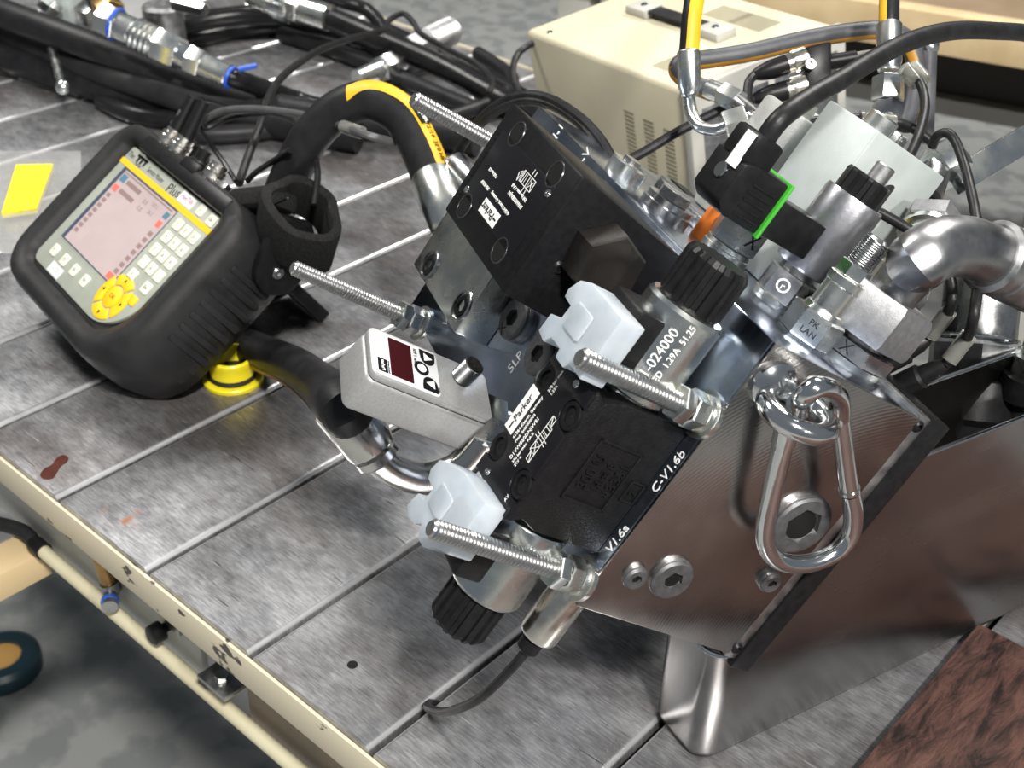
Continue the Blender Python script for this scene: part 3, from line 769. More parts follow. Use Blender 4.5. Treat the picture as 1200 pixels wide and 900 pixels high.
# zinc flange with two cap screws
fl = Thing('flange_block', 'zinc flange block with two socket head bolts beside the big black valve', 'flange', FB, (60, 0, 235))
q = MB(); q.box(34, 104, -24, 0, 197, 288); fl.part('flange_body', q, ZINC, bevel=1.2)
for a, c in ((44.3, 268), (48, 206.5)):
    q = MB(); q.socket((a, -17, c), LN, 7.6, 8.2, 7.5, 6); f_ = fl.part('cap_screw', q, BLACK)
    q = MB(); q.lathe((a, -24, c), LN, [(-.5, 10), (.9, 10), (1.3, 9.4), (1.3, 8.4), (-.5, 8.3)], 26, caps=False); fl.part('screw_washer', q, STEEL, parent=f_)
    q = MB(); q.lathe((a, -20, c), LN, [(0, 3.4), (.1, 3.4)], 16); fl.part('socket_floor', q, DARK, parent=f_)

# ------------------------------------------------------------------ pressure sensor
sx = V((0, 1, 0)); sw = V((-.32, 0, -.947)); st_ = V((-.947, 0, .32))       # long axis, width, depth
so = V((42.3, -108.6, 133.1)) * 1.0
def sp(i, j, k): return so + sx * i + sw * j + st_ * k
pz = Thing('pressure_sensor', 'silver pressure switch with red display and arrow keys', 'sensor', FB, sp(38, 17, 14))
def sprism(poly, h0, h1): return MB().prism(poly, so, sx, sw, st_, h0, h1)
q = sprism(rrect(0, 77, 0, 34.7, 5), 4.6, 29); pz.part('housing', q, SILVER, bevel=2.4, seg=3)
q = sprism(rrect(.3, 76.7, .3, 34.4, 5), 0, 4.2); pz.part('lid', q, SILVER, bevel=1.0)
q = sprism(rrect(1.2, 75.8, 1.2, 33.5, 4.5), 4.0, 4.8); pz.part('lid_seam', q, DARK)
q = sprism(rrect(2.5, 42.5, 2.2, 32.6, 3), -.5, .3); kp_ = pz.part('key_panel', q, LGREY, bevel=.3)
q = sprism(rrect(11.5, 25.5, 4.5, 30.5, .6), -.8, 0); pz.part('display', q, REDWIN, parent=kp_)
for j in (6.0, 11, 16): q = sprism([(5.8 + 1.5 * math.cos(a * PI / 6), j + 1.5 * math.sin(a * PI / 6)) for a in range(12)], -.8, 0); pz.part('status_light', q, GREYP, parent=kp_)
q = sprism(rrect(3.8, 9.6, 21.5, 30.5, .3), -.7, 0); pz.part('logo_field', q, BPLATE, parent=kp_)
pz.text('Parker', sp(6.7, 26, -.85), -sw, sx, 2.8, WHITE, parent=kp_)
pz.text('SensoControl', sp(10.4, 26, -.65), -sw, sx, 1.5, BPLATE, parent=kp_)
pz.text('bar / PSI', sp(28.2, 10, -.65), -sw, sx, 3.0, BPLATE, parent=kp_)
pz.text('SET', sp(41, 28, -.65), -sw, sx, 2.6, BPLATE, parent=kp_)
for cx, cy, tri in ((36.2, 8.3, 1), (31.5, 17.2, 0), (36.2, 26.2, -1)):
    q = sprism([(cx + 4.6 * math.cos(a * PI / 12), cy + 4.6 * math.sin(a * PI / 12)) for a in range(24)], -.8, 0); kk_ = pz.part('key', q, BPLATE, parent=kp_)
    if tri:
        q = sprism([(cx - 2.4 * tri, cy - 2.6), (cx - 2.4 * tri, cy + 2.6), (cx + 2.8 * tri, cy)], -1.1, -.7)
        pz.part('key_arrow', q, WHITE, parent=kp_)
        q = sprism([(cx - 4.9, cy + tri * -4.9), (cx - 4.9, cy + tri * -1), (cx + 4.9, cy + tri * -1), (cx + 4.9, cy + tri * -4.9)], -.7, 0); pz.part('key_ground', q, BPLATE, parent=kp_)
    else:
        q = sprism([(cx + 2.7 * math.cos(a * PI / 12), cy + 2.7 * math.sin(a * PI / 12)) for a in range(24)], -1.1, -.7); pz.part('key_dot', q, WHITE, parent=kp_)
c_ = sp(57.5, 12.5, 0)
q = MB(); q.thread(c_, -st_, 13, 6.0, 1.0, 24, .4); soc = pz.part('plug_socket', q, STEEL)
q = MB(); q.lathe(c_ - st_ * 12.7, -st_, [(0, 5.0), (.7, 5.0), (.7, 4.3)], 24); pz.part('socket_insert', q, BPLAS, parent=soc)
for k in range(4):
    a = k * PI / 2 + .4; p_ = c_ - st_ * 13.2 + sx * 2.2 * math.cos(a) + sw * 2.2 * math.sin(a)
    q = MB(); q.cyl(p_, p_ - st_ * .8, .5, n=8); pz.part('pin', q, BRASS, parent=soc)
q = MB(); q.hexa(sp(76.5, 17, 15), sx, 16, 24, ref=E1, ch=.08); pz.part('hex_base', q, ZINC)
q = MB(); p_ = sp(92, 17, 15); q.cyl(p_, V((p_.x, .5, p_.z)), 9, n=24); pz.part('threaded_neck', q, ZINC)

# ------------------------------------------------------------------ lifting eye and snap hook
ey = Thing('lifting_eye', 'zinc plated lifting eye screwed into the machined face', 'eye bolt', FB, (143, 12.5, 0))
q = MB(); q.lathe((143, 12.5, 0), FN, [(0, 11.5), (3, 11.5), (5, 9), (10, 7.5)], 30); ey.part('collar', q, CHROME)
q = MB(); q.torus((141, 15.5, -22), V((.955, -.25, -.06)), 15.0, 5.2, 40, 14, ref=E3); ey.part('ring', q, CHROME)
hk = Thing('snap_hook', 'chrome snap hook hanging from the lifting eye', 'carabiner', FB, (100, 70, -14))
def hp(u, v, c=-16.0):
    d = (CAM_R * ((u - 600) / FPX) + CAM_D * ((v - 450) / FPX) + CAM_F)
    o_ = V((0, 0, CAM_H)) - FB.o
    t_ = (c - o_.dot(FB.z)) / d.dot(FB.z); w_ = o_ + d * t_
    return V((w_.dot(FB.x), w_.dot(FB.y), w_.dot(FB.z)))
left = [hp(938, 480, -22), hp(942, 466, -29), hp(955, 455, -31), hp(972, 456, -27), hp(983, 468, -20), hp(984, 488, -16)]
q = MB(); q.tube(smooth(left, 8), 5.0, 16); hk.part('hook_end', q, CHROME)
gate = [hp(984, 489), hp(988, 520), hp(993, 560), hp(996, 576)]
q = MB(); q.tube(smooth(gate, 4), 4.7, 16); g_ = hk.part('gate', q, CHROME)
q = MB(); q.cyl(hp(983, 497, -21.5), hp(983, 497, -10), 1.9, n=12); hk.part('gate_pin', q, STEEL, parent=g_)
q = MB(); q.lathe(hp(995, 572), (hp(996, 580) - hp(995, 572)), [(0, 5.3), (2.0, 5.3)], 20); hk.part('gate_nose', q, CHROME, parent=g_)
body = [hp(996, 577), hp(1000, 600), hp(997, 625), hp(982, 645), hp(955, 658), hp(930, 661), hp(910, 655), hp(898, 638), hp(897, 615), hp(905, 575), hp(914, 535), hp(922, 505), hp(926, 488), hp(934, 474, -22)]
q = MB(); q.tube(smooth(body, 6), 4.9, 16); hk.part('frame', q, CHROME)
q = MB(); q.lathe(hp(918, 520), hp(926, 488) - hp(918, 520), [(0, 5.6), (9, 5.7), (10, 5.0)], 18); hk.part('sleeve', q, CHROME)

# ================================================================== fittings on the upper face
TN = (1, 0, 0)
cv = Thing('cartridge_valve', 'grey coil on a marked hex cartridge screwed into the upper face', 'valve', FB, (160, 70, 92))
q = MB(); q.lathe((160, 70, 92), TN, [(0, 15.5), (3, 15.5), (3.2, 13)], 30); cv.part('seal_collar', q, ZINC)
q = MB(); q.hexa((163, 70, 92), TN, 15, 27, ref=E2, phase=.1); hx_ = cv.part('hex_body', q, DSTEEL)
q = MB(); q.cyl((178, 70, 92), (184, 70, 92), 9, n=24); cv.part('stem', q, DSTEEL)
q = MB(); q.lathe((182, 70, 92), TN, [(0, 14), (.5, 16.3), (2, 17), (44, 17), (46, 16.2), (46, 12)], 44); cc_ = cv.part('coil', q, mat('coil_grey', (.36, .36, .39), .3, .9, (.44, .44, .46), 200, bump=.08, bscale=900))
q = MB(); q.gear((227.5, 70, 92), TN, 13, 13.2, 12.0, 12, ref=E3, taper=.93); cv.part('coil_nut', q, BPLAS, ang=25)
q = MB(); q.lathe((240, 72, 90), TN, [(0, 5.4), (9, 5.4), (9.8, 4.6)], 22); cv.part('override_pin', q, DSTEEL)
def hextext(t, a, b, c, af, phase, txt, size, m, par, k=4):
    th = phase + PI / 6 + k * PI / 3; n_ = V((0, math.cos(th), math.sin(th)))
    t.text(txt, V((a, b, c)) + n_ * (af / 2 + .12), E1.cross(n_), E1, size, m, parent=par, name='marking')
hextext(cv, 168.5, 70, 92, 27, .1, '2EPC', 5.5, WHITE, hx_); hextext(cv, 174, 71, 92, 27, .1, 'X', 6, DARK, hx_); hextext(cv, 170.5, 70, 92, 27, .1, 'O', 11, WHITE, hx_, 3); hextext(cv, 170.5, 70, 92, 27, .1, 'r', 6, WHITE, hx_, 3)
q = MB(); q.box(188, 208, 18, 56, 80, 102); cv.part('plug_base', q, BPLAS, bevel=1)
dn = Thing('plug_connector', 'black valve plug with green gasket and white label', 'connector', FB, (208, 12, 92))
q = MB(); q.prism([(187, 16), (187, -9), (192, -15), (214, -15), (216, -8), (216, 16)], (0, 0, 0), (1, 0, 0), (0, 1, 0), (0, 0, 1), 75, 103); dn.part('housing', q, BPLAS, bevel=2)
q = MB(); q.prism([(186, 16), (186, 18.2), (217, 18.2), (217, 16)], (0, 0, 0), (1, 0, 0), (0, 1, 0), (0, 0, 1), 74, 104); dn.part('gasket', q, GREEN, bevel=.6)
for k in range(5):
    q = MB(); a_ = 191 + k * 4; q.box(a_, a_ + 1.0, -4, 12, 74.5, 75.6); dn.part('rib', q, BLACK)
q = MB(); q.lathe((204.5, -14.6, 88), (0, -1, 0), [(0, 4.4), (1.0, 4.4), (1.6, 3.8), (1.6, 1)], 18); dn.part('centre_screw', q, CHROME)
q = MB(); q.box(213, 229, -16.5, 2, 76.5, 98); dn.part('cable_gland', q, BPLAS, bevel=2.5)
q = MB(); q.box(209, 227.5, -17.0, -15.6, 78.5, 86.5); dn.part('label', q, WHITE)
e0 = FB.p((230, -5, 86)); 
q = MB(); q.tube(smooth([e0 - FB.x * 6, e0 + FB.x * 9, px(950, 114, 614), px(985, 94, 628), px(1022, 71, 646), px(1062, 50, 668), px(1110, 37, 695), px(1160, 36, 725), px(1230, 44, 765), px(1330, 80, 820), px(1480, 200, 880), px(1600, 380, 900)]), 5.2, 14)
one('valve_cable', q, CABLE, 'thick black cable arching from the valve plug across the back', 'cable', FW, e0)

tp = Thing('test_coupling', 'zinc test coupling with threaded tip on a marked hex', 'coupling', FB, (160, 52, 42))
q = MB(); q.hexa((160.2, 52, 42), TN, 15, 25, ref=E2, phase=.3); th_ = tp.part('hex_body', q, ZINC); hextext(tp, 170, 52, 42, 25, .3, 'PK', 4.5, DARK, th_, 3); hextext(tp, 165, 52, 42, 25, .3, 'LAN', 4.5, DARK, th_, 3)
q = MB(); q.lathe((175, 52, 42), TN, [(0, 11), (3, 10), (3.5, 9), (16, 9), (17, 9.8), (21, 9.8), (22, 8)], 28); tp.part('barrel', q, ZINC)
q = MB(); q.hexa((197, 52, 42), TN, 7, 15, ref=E2, phase=.5); tp.part('cap_hex', q, ZINC)
q = MB(); q.thread((220, 52, 42), (-1, 0, 0), 17, 6.6, 1.25, 20); tp.part('threaded_tip', q, STEEL)

bn_ = Thing('pipe_elbow', 'large steel pipe elbow with blasted swivel nut on the upper face', 'pipe fitting', FB, (160, 87, 46))
q = MB(); q.lathe((160, 87, 46), TN, [(0, 21), (3, 21), (3, 18)], 36); bn_.part('seal_collar', q, ZINC)
q = MB(); q.hexa((163, 87, 46), TN, 9, 40, ref=E2, phase=.15); ah_ = bn_.part('adapter_hex', q, STEEL); hextext(bn_, 167.5, 87, 46, 40, .15, 'X', 9, DARK, ah_, 3)
q = MB(); q.cyl((172, 87, 46), (176, 87, 46), 13, n=28); bn_.part('neck', q, STEEL)
q = MB(); q.hexa((175, 87, 46), TN, 25, 45, ref=E2, phase=.15, ch=.12); bn_.part('swivel_nut', q, CAST)
el = [FB.p((198, 87, 46)), FB.p((212, 87, 46)), FB.p((226, 89, 46)), px(1076, 306, 600), px(1100, 291, 606), px(1130, 289, 615), px(1160, 299, 628), px(1200, 318, 645), px(1270, 352, 668)]
fbinv = lambda w_: V(((V(w_) - FB.o).dot(FB.x), (V(w_) - FB.o).dot(FB.y), (V(w_) - FB.o).dot(FB.z)))
elb = [fbinv(p_) for p_ in smooth(el, 8)]
q = MB(); q.tube(elb, lambda t: 12.5 + 2.7 * min(1, t * 3), 24); pipe_ = bn_.part('bent_pipe', q, PIPEM)
sl = [fbinv(px(1160, 299, 628)), fbinv(px(1235, 334, 656))]
q = MB(); q.lathe(sl[0], sl[1] - sl[0], [(0, 16.5), (2, 19), (8, 19), (8.5, 18), (12, 18), (12.5, 19), (70, 19.5)], 32); bn_.part('sleeve', q, DSTEEL)
hz2 = [fbinv(p_) for p_ in smooth([px(1230, 331, 654), px(1300, 366, 680), px(1400, 440, 720), px(1480, 560, 760), px(1520, 700, 790)], 8)]
q = MB(); q.tube(hz2, 15, 18); bn_.part('hose_tail', q, HOSE)

xp = Thing('hex_port_plug', 'pale zinc hex plug with pen cross beside the valve plug', 'plug', FB, (160, 50, 128))
q = MB(); q.lathe((160, 50, 128), TN, [(0, 14.5), (6, 14.5), (6.5, 13.8), (9, 13.8), (9.5, 12)], 36); xp.part('round_base', q, ZINC)
q = MB(); q.hexa((169.5, 50, 128), TN, 17, 26, ref=E2, phase=.05); xh_ = xp.part('hex_head', q, ZINC); hextext(xp, 178, 50, 128, 26, .05, 'X', 12, DARK, xh_)
rp = Thing('round_port_plug', 'flat round zinc plug with hexagon top near the big black valve', 'plug', FB, (160, 30, 165))
q = MB(); q.lathe((160, 28, 166), TN, [(0, 16), (5, 16), (5.5, 14.5), (9, 14.5)], 36); rp.part('round_base', q, STEEL)
q = MB(); q.hexa((169, 28, 166), TN, 6, 18, ref=E2); rp.part('hex_top', q, STEEL)
rp = Thing('round_port_plug', 'smaller round zinc plug near the stamped far corner of the block', 'plug', FB, (160, 25, 215))
q = MB(); q.lathe((160, 24, 215), TN, [(0, 12), (8, 12), (9, 11)], 30); rp.part('round_base', q, ZINC)
q = MB(); q.lathe((169, 24, 215), TN, [(0, 6), (3, 6)], 20); rp.part('button', q, STEEL)
q = MB(); q.box(160, 168, 60, 104, 150, 235)
one('zinc_pad', q, STEEL, 'flat dark steel pad on the upper face behind the round plugs', 'plate', FB, (160, 80, 190), bevel=1)
oc = MB(); oc.lathe((160, 50, 156), TN, [(0, 4.6), (18, 4.6), (21, 3.2)], 20)
one('orange_cap', oc, ORANGE, 'small orange plastic cap behind the pale hex plug', 'cap', FB, (160, 48, 154))
# pewter valve block behind the coil
wb_ = Thing('pewter_valve_block', 'pale grey square valve block behind the grey coil', 'valve block', FB, (210, 108, 138))
q = MB(); q.box(160, 262, 79, 140, 119, 168); wb_.part('block_body', q, PEWTER, bevel=1.5)
q = MB(); q.box(200, 203, 82, 137, 118.6, 119.4); wb_.part('seam', q, DARK)
q = MB(); q.lathe((215, 140, 142), (0, 1, 0), [(0, 15), (4, 15), (5, 13), (18, 12), (19, 9)], 28); wb_.part('side_cap', q, ZINC)
q = MB(); q.lathe((262, 100, 145), TN, [(0, 9), (8, 9), (9, 8)], 24); wb_.part('top_plug', q, ZINC)
yv = MB(); yv.obox((203, 101, 110), E1, E2, E3, 15, 18, 17)
one('yellow_tag', yv, YCAP, 'small yellow plastic tag behind the threaded coupling tip', 'tag', FB, (203, 101, 110), bevel=1.5)
gb = Thing('cast_valve_block', 'rough grey cast valve block with raised mark behind the valve plug', 'valve block', FB, (220, 100, 195))
q = MB(); q.box(168, 246, 82, 130, 180, 225); gb.part('block_body', q, mat('cast_grey', (.33, .34, .33), .55, .4, (.40, .41, .40), 80, bump=.4, bscale=900), bevel=3)
gb.text('5', (222, 104, 179.6), E2, E1, 8, WHITE)
for a, b in ((246, 92), (246, 118)):
    q = MB(); q.hexa((a, b, 200), TN, 9, 15, ref=E2); gb.part('bolt_head', q, ZINC)

# ------------------------------------------------------------------ bent tube and striped hose
lo_e = Thing('bent_steel_tube', 'bent stainless tube elbow coming out under the silver pressure switch', 'pipe fitting', FB, (-40, 0, 180))
path = [(2, 25, 180), (-22, 25, 180), (-42, 20, 180), (-55, 4, 180), (-56, -16, 180), (-52, -32, 180)]
q = MB(); q.tube(smooth(path, 8), 10, 22); lo_e.part('tube', q, TUBE)
q = MB(); q.hexa((0, 25, 180), (-1, 0, 0), 14, 27, ref=E2); lo_e.part('port_nut', q, ZINC)
d_ = (V((-33, -65, 192)) - V((-53, -28, 180)))
q = MB(); q.lathe((-53, -28, 180), d_, [(0, 11.5), (2, 14), (7, 14), (8, 12.8), (10, 15), (15, 16), (44, 17.5), (46, 16.5)], 30); lo_e.part('crimp_sleeve', q, TUBE)
fe0, fe1 = px(533, 270, 905), px(506, 208, 930)
hs = Thing('striped_hose', 'thick black hydraulic hose with yellow stripe looping behind the meter', 'hose', FW, fe1)
lowend = FB.p((-32, -67, 192.6))
hp1 = [fe1 + (fe0 - fe1) * .1, px(492, 172, 938), px(470, 136, 945), px(435, 118, 952), px(398, 128, 960), px(366, 158, 968), px(345, 195, 980), px(328, 235, 1000), px(300, 300, 1070), px(270, 350, 1120), px(262, 385, 1115), px(282, 402, 1075), px(306, 413, 1025), px(345, 430, 945), px(376, 452, 850), lowend, lowend + (FB.p((-53, -28, 180)) - lowend) * .3]
sh = smooth(hp1, 8)
q = MB(); q.tube(sh, 15.5, 22); hz_ = hs.part('hose_body', q, HOSE)
q = MB(); q.tube(sh[2:29], 15.5, 7, caps=False, ref=CAM_R * .75 - CAM_F * .55 + V((0, 0, .35)), a0=-.42, a1=.42, dr=.35); hs.part('yellow_stripe', q, YSTRIPE, parent=hz_)
q = MB(); q.tube(sh[88:118], 15.5, 5, caps=False, ref=-CAM_R * .75 + CAM_D * .9 - CAM_F * .25, a0=-.25, a1=.25, dr=.35); hs.part('yellow_stripe', q, ORANGE_P, parent=hz_)
q = MB(); q.lathe(fe0, fe1 - fe0, [(0, 12), (3, 15.5), (6, 16.8), ((fe1 - fe0).length * .96, 17.2), ((fe1 - fe0).length, 16)], 32); hs.part('crimp_sleeve', q, ZINC)
k0 = sh[11]; rf = (CAM_R * .75 - CAM_F * .55 + V((0, 0, .35)))
def on_hose(i, da=0.0, dr=.5):
    t_ = (sh[i + 1] - sh[i - 1]).normalized(); _, u_, w_ = basis(t_, rf); return sh[i] + (u_ * math.cos(da) + w_ * math.sin(da)) * (15.5 + dr), t_, u_, w_
p_, t_, u_, w_ = on_hose(13)
q = MB(); q.obox(p_, t_, w_, u_, 20, 10, .5); hs.part('logo_field', q, BPLATE, parent=hz_)
p_, t_, u_, w_ = on_hose(13, dr=.95); hs.text('Parker', p_, -t_, -w_, 7.5, WHITE, parent=hz_)
p_, t_, u_, w_ = on_hose(7, dr=.6); hs.text('371LT-16  35.0 MPa', p_, -t_, -w_, 5.5, BPLATE, parent=hz_)
q = MB(); q.tube(smooth([fe0 + (fe1 - fe0) * .06, fe0 - (fe1 - fe0) * .4, FB.p((75, 30, 420)), FB.p((75, 45, 360)), FB.p((75, 45, 302))], 6), 11, 18); hs.part('end_tube', q, STEEL)

# ================================================================== hand-held meter
me_ = Thing('service_meter', 'hand-held hydraulic service meter in black rubber bumper', 'meter', FM, (84, -65, -75))
def loop(mb, r, x0, x1, y0, y1, n): return mb.ring([(p[0], p[1], n) for p in rrect(x0, x1, y0, y1, r, 8)])
q = MB()
R_ = [loop(q, (30, 26, 30, 42), 10, 180, -140, -5, -74), loop(q, (34, 30, 36, 50), -10, 192, -149, 10, -66), loop(q, (36, 32, 40, 56), -22, 199, -153, 17, -44), loop(q, (36, 30, 40, 58), -26, 201, -153, 20, -18), loop(q, (34, 28, 38, 56), -26, 199, -151, 20, 0), loop(q, (30, 24, 34, 52), -22, 194, -147, 17, 9), loop(q, (22, 18, 28, 44), -12, 182, -139, 9, 10), loop(q, (12, 8, 18, 40), -5, 170, -131, 3, 5), loop(q, (10, 6, 16, 38), -3, 168, -129, 1, -2)]
for a, b in zip(R_, R_[1:]): q.bridge(a, b)
q.cap(R_[0], True); q.cap(R_[-1])
bp0 = me_.part('rubber_bumper', q, BUMPER, ang=60)
for k in range(9):
    y = -24 - k * 11.5
    q = MB(); q.obox((197.6 if k < 7 else 197.6 - (k - 6) * 4.0, y, -32), (1, 0, 0), (0, 1, 0), (0, 0, 1), 9, 6.4, 46); me_.part('grip_rib', q, BUMPER, parent=bp0, bevel=2.4)
q = MB(); q.prism(rrect(0, 166, -126, 0, (3, 3, 9, 46), 10), (0, 0, 0), (1, 0, 0), (0, 1, 0), (0, 0, 1), -3, 1.0); pn_ = me_.part('front_panel', q, MGREY, bevel=.6)
q = MB(); q.box(-.3, 166.2, -17.5, -12.5, .6, 1.6); me_.part('yellow_band', q, MYEL, parent=pn_)
q = MB(); q.box(12.5, 114.5, -97, -18, .7, 1.5); me_.part('screen_bezel', q, NAVY, parent=pn_)
q = MB(); q.box(18.5, 114, -96, -19.5, 1.4, 1.9); sc = me_.part('screen', q, LCD, parent=pn_)
def cell(x, y, w_, h_, m): 
    q = MB(); q.box(x, x + w_, y, y + h_, 1.85, 2.05); me_.part('screen_field', q, m, parent=pn_)
cell(20, -30, 9, 7, LCDT); cell(20, -40, 9, 6, LCDR)
for k in range(8): cell(21, -47 - k * 5.6, 6, 3.6, LCDB)
cell(32, -29, 26, 4, LCDB); cell(32, -38, 26, 4, LCDB); cell(20, -22, 90, 1.2, LCDB)
cell(104, -30, 7, 6, LCDT); cell(104, -39, 7, 6, LCDR)
for k in range(7): cell(105, -48 - k * 6.6, 6, 4, LCDB)
cell(101, -95, 12, 6, LCDR)
for s_, x, y, z_ in (('0.0', 72, -30, 6), ('0.0', 72, -37, 6), ('137.1', 86, -27, 5), ('26.5', 88, -34, 5)): me_.text(s_, (x, y, 1.95), E1, E2, z_, LCDB, parent=pn_, depth=.05)
me_.text('The', (7, -7, 1.05), E1, E2, 7, BPLATE, parent=pn_, depth=.05)
q = MB(); q.box(15, 34, -4.8, -2.2, .9, 1.15); q.box(18, 21, -9, -3, .9, 1.15); q.box(24, 27, -9, -3, .9, 1.15); q.box(30, 33, -9, -3, .9, 1.15); me_.part('logo', q, BPLATE, parent=pn_)
me_.text('Parker', (25, -10.3, 1.1), E1, E2, 4.2, BPLATE, parent=pn_, depth=.05)
me_.text('Service Master', (55, -7.5, 1.05), E1, E2, 6.8, BPLATE, parent=pn_, depth=.05, squash=.72)
me_.text('Plus', (90, -8, 1.05), (1, .12, 0), (-.12, 1, 0), 13, BPLATE, parent=pn_, depth=.05)
q = MB(); q.box(101, 124, -11.5, -2, .9, 1.3); me_.part('sticker', q, WHITE, parent=pn_)
me_.text('Hyd', (108, -6.5, 1.4), E1, E2, 7, mat('violet_ink', (.16, .05, .30), .5), parent=pn_, depth=.05, squash=.8)
me_.text('TW', (117.5, -6.5, 1.4), E1, E2, 7, mat('red_ink', (.55, .02, .05), .5), parent=pn_, depth=.05, squash=.8)
def key(x, y, w_=10, h_=9.5, t='', m=KEY):
    q = MB(); q.prism(rrect(x - w_ / 2, x + w_ / 2, y - h_ / 2, y + h_ / 2, 1.4, 3), (0, 0, 0), (1, 0, 0), (0, 1, 0), (0, 0, 1), .8, 2.2); k_ = me_.part('key', q, m, parent=pn_, bevel=.4)
    if t: me_.text(t, (x, y, 2.25), E1, E2, 4, BPLATE, parent=pn_, depth=.04)
key(137, -6, 10, 10, 'i'); key(156, -7, 11, 10, 'On')
lab_ = ['1', '2', '3', '4', '5', '6', '7', '8', '9', '-', '0', '.']
for r in range(4):
    for c_ in range(3): key(127 + c_ * 13.6, -26 - r * 13.2, 10.6, 10, lab_[r * 3 + c_])
key(127, -79, 10.6, 10, 'F'); key(152.5, -79, 10.6, 10, 'Esc')
for k in range(4): key(21 + k * 21, -109 + (k % 2) * 0, 10, 10, 'F%d' % (k + 1))
q = MB(); q.prism([(28, -126), (28, -113), (50, -113), (50, -126)], (8, -4, 0), (1, 0, 0), (0, 1, 0), (0, 0, 1), .9, 1.2) if False else q.box(30, 52, -125, -115.5, .9, 1.25); me_.part('sticker', q, LGREY, parent=pn_)
me_.text('U-Q(I)', (41, -120, 1.3), E1, E2, 6, GREYP, parent=pn_, depth=.05)
pc = V((128, -102, 0))
def arc_pad(a0, a1, r0, r1):
    out = [(pc.x + r1 * math.cos(a0 + (a1 - a0) * k / 8), pc.y + r1 * math.sin(a0 + (a1 - a0) * k / 8)) for k in range(9)]
    out += [(pc.x + r0 * math.cos(a1 - (a1 - a0) * k / 8), pc.y + r0 * math.sin(a1 - (a1 - a0) * k / 8)) for k in range(9)]
    return MB().prism(out, (0, 0, 0), (1, 0, 0), (0, 1, 0), (0, 0, 1), .8, 2.2)
for k in range(4):
    me_.part('arrow_key', arc_pad(PI / 4 + k * PI / 2 + .07, PI * .75 + k * PI / 2 - .07, 11, 20.5), MYEL, parent=pn_, bevel=.4)
    a = k * PI / 2; cx, cy = pc.x + 15.5 * math.cos(a), pc.y + 15.5 * math.sin(a)
    q = MB(); q.prism([(cx + 2.4 * math.cos(a), cy + 2.4 * math.sin(a)), (cx - 1.6 * math.sin(a) - math.cos(a), cy + 1.6 * math.cos(a) - math.sin(a)), (cx + 1.6 * math.sin(a) - math.cos(a), cy - 1.6 * math.cos(a) - math.sin(a))], (0, 0, 0), (1, 0, 0), (0, 1, 0), (0, 0, 1), 2.1, 2.35); me_.part('arrow', q, BPLATE, parent=pn_)
q = MB(); q.lathe((pc.x, pc.y, .8), (0, 0, 1), [(0, 9.8), (1.2, 9.8), (1.5, 9.3)], 26); me_.part('ok_key', q, MYEL, parent=pn_)
me_.text('OK', (pc.x, pc.y, 2.35), E1, E2, 5.5, BPLATE, parent=pn_, depth=.05)
key(151, -93, 9, 8, '', MYEL)
# connector bay at the top edge
q = MB(); q.box(20, 172, 1, 16, -20, 11); me_.part('connector_bay', q, BPLAS, bevel=3)
for k, (x, m_) in enumerate(((38, NICKEL), (58, NICKEL), (120, NICKEL))):
    q = MB(); q.lathe((x, 14, 2), (0, 1, .15), [(0, 7.5), (5, 7.5), (5, 8.8), (14, 8.8), (14.5, 7.4), (18, 7.4)], 18); s_ = me_.part('round_socket', q, m_)
    q = MB(); q.torus((x, 24, 3.4), (0, 1, .15), 8.6, .8, 24, 8); me_.part('knurled_ring', q, m_, parent=s_)
q = MB(); q.lathe((92, 14, 0), (0, 1, .3), [(0, 8), (10, 8), (12, 5.5), (20, 5.5), (20, 3.2), (12, 3)], 20); me_.part('dust_cap', q, BPLAS)
q = MB(); q.obox((97, 16, 9), (1, 0, 0), (0, 1, 0), (0, 0, 1), 26, 10, 5); me_.part('dust_cover', q, BPLAS, bevel=1.5)
q = MB(); q.obox((140, 17, 4), (1, .1, 0), (0, 1, 0), (0, 0, 1), 16, 10, 6); me_.part('usb_plug', q, STEEL, bevel=1)
# carrying bracket with pivot and hand strap
q = MB(); q.prism([(0 + 22 * math.cos(PI * .5 + k * PI / 10), -4 + 22 * math.sin(PI * .5 + k * PI / 10)) for k in range(11)] + [(30, -24), (42, -14), (42, 12), (30, 18)], (201, -2, -36), (0, .92, .39), (0, -.39, .92), (1, 0, 0), -1, 8); bk = me_.part('carry_bracket', q, BPLAS, bevel=2)
q = MB(); q.socket((209, -4, -38), (1, 0, 0), 5.0, 2.6, 3.6, 1.6, rim=.8); me_.part('pivot_screw', q, STEEL, parent=bk)
ax_ = V((.42, .55, .72)).normalized(); _, bu, bw = basis(ax_, (1, 0, 0)); cs = V((206, 36, -24))
q = MB(); N_ = 40; ro = []
for k in range(N_):
    a = 2 * PI * k / N_; wob = 1 + .09 * math.sin(3 * a + 1) + .04 * math.sin(5 * a); d_ = bu * math.cos(a) * 34 * wob + bw * math.sin(a) * 28 * wob; dn_ = d_.normalized()
    ro.append(q.ring([cs + d_ - ax_ * 21, cs + d_ + ax_ * (19 + 3 * math.sin(2 * a)), cs + d_ - dn_ * 8 + ax_ * (19 + 3 * math.sin(2 * a)), cs + d_ - dn_ * 8 - ax_ * 21]))
for k in range(N_): q.bridge(ro[k], ro[(k + 1) % N_])
sp_ = me_.part('hand_strap', q, VELCRO, bevel=1.2, label='fuzzy black velcro hand strap loop')
q = MB(); q.obox((178, 30, -6), (.8, .5, 0), (-.5, .8, .3), (0, -.3, 1), 44, 16, 30); me_.part('strap_pad', q, VELCRO, parent=sp_, bevel=5)
q = MB(); q.obox((203, 34, 2), (.8, .5, .3), (0, 1, 0), (0, 0, 1), 30, 1.6, 1.6); me_.part('strap_buckle', q, CHROME, parent=sp_)
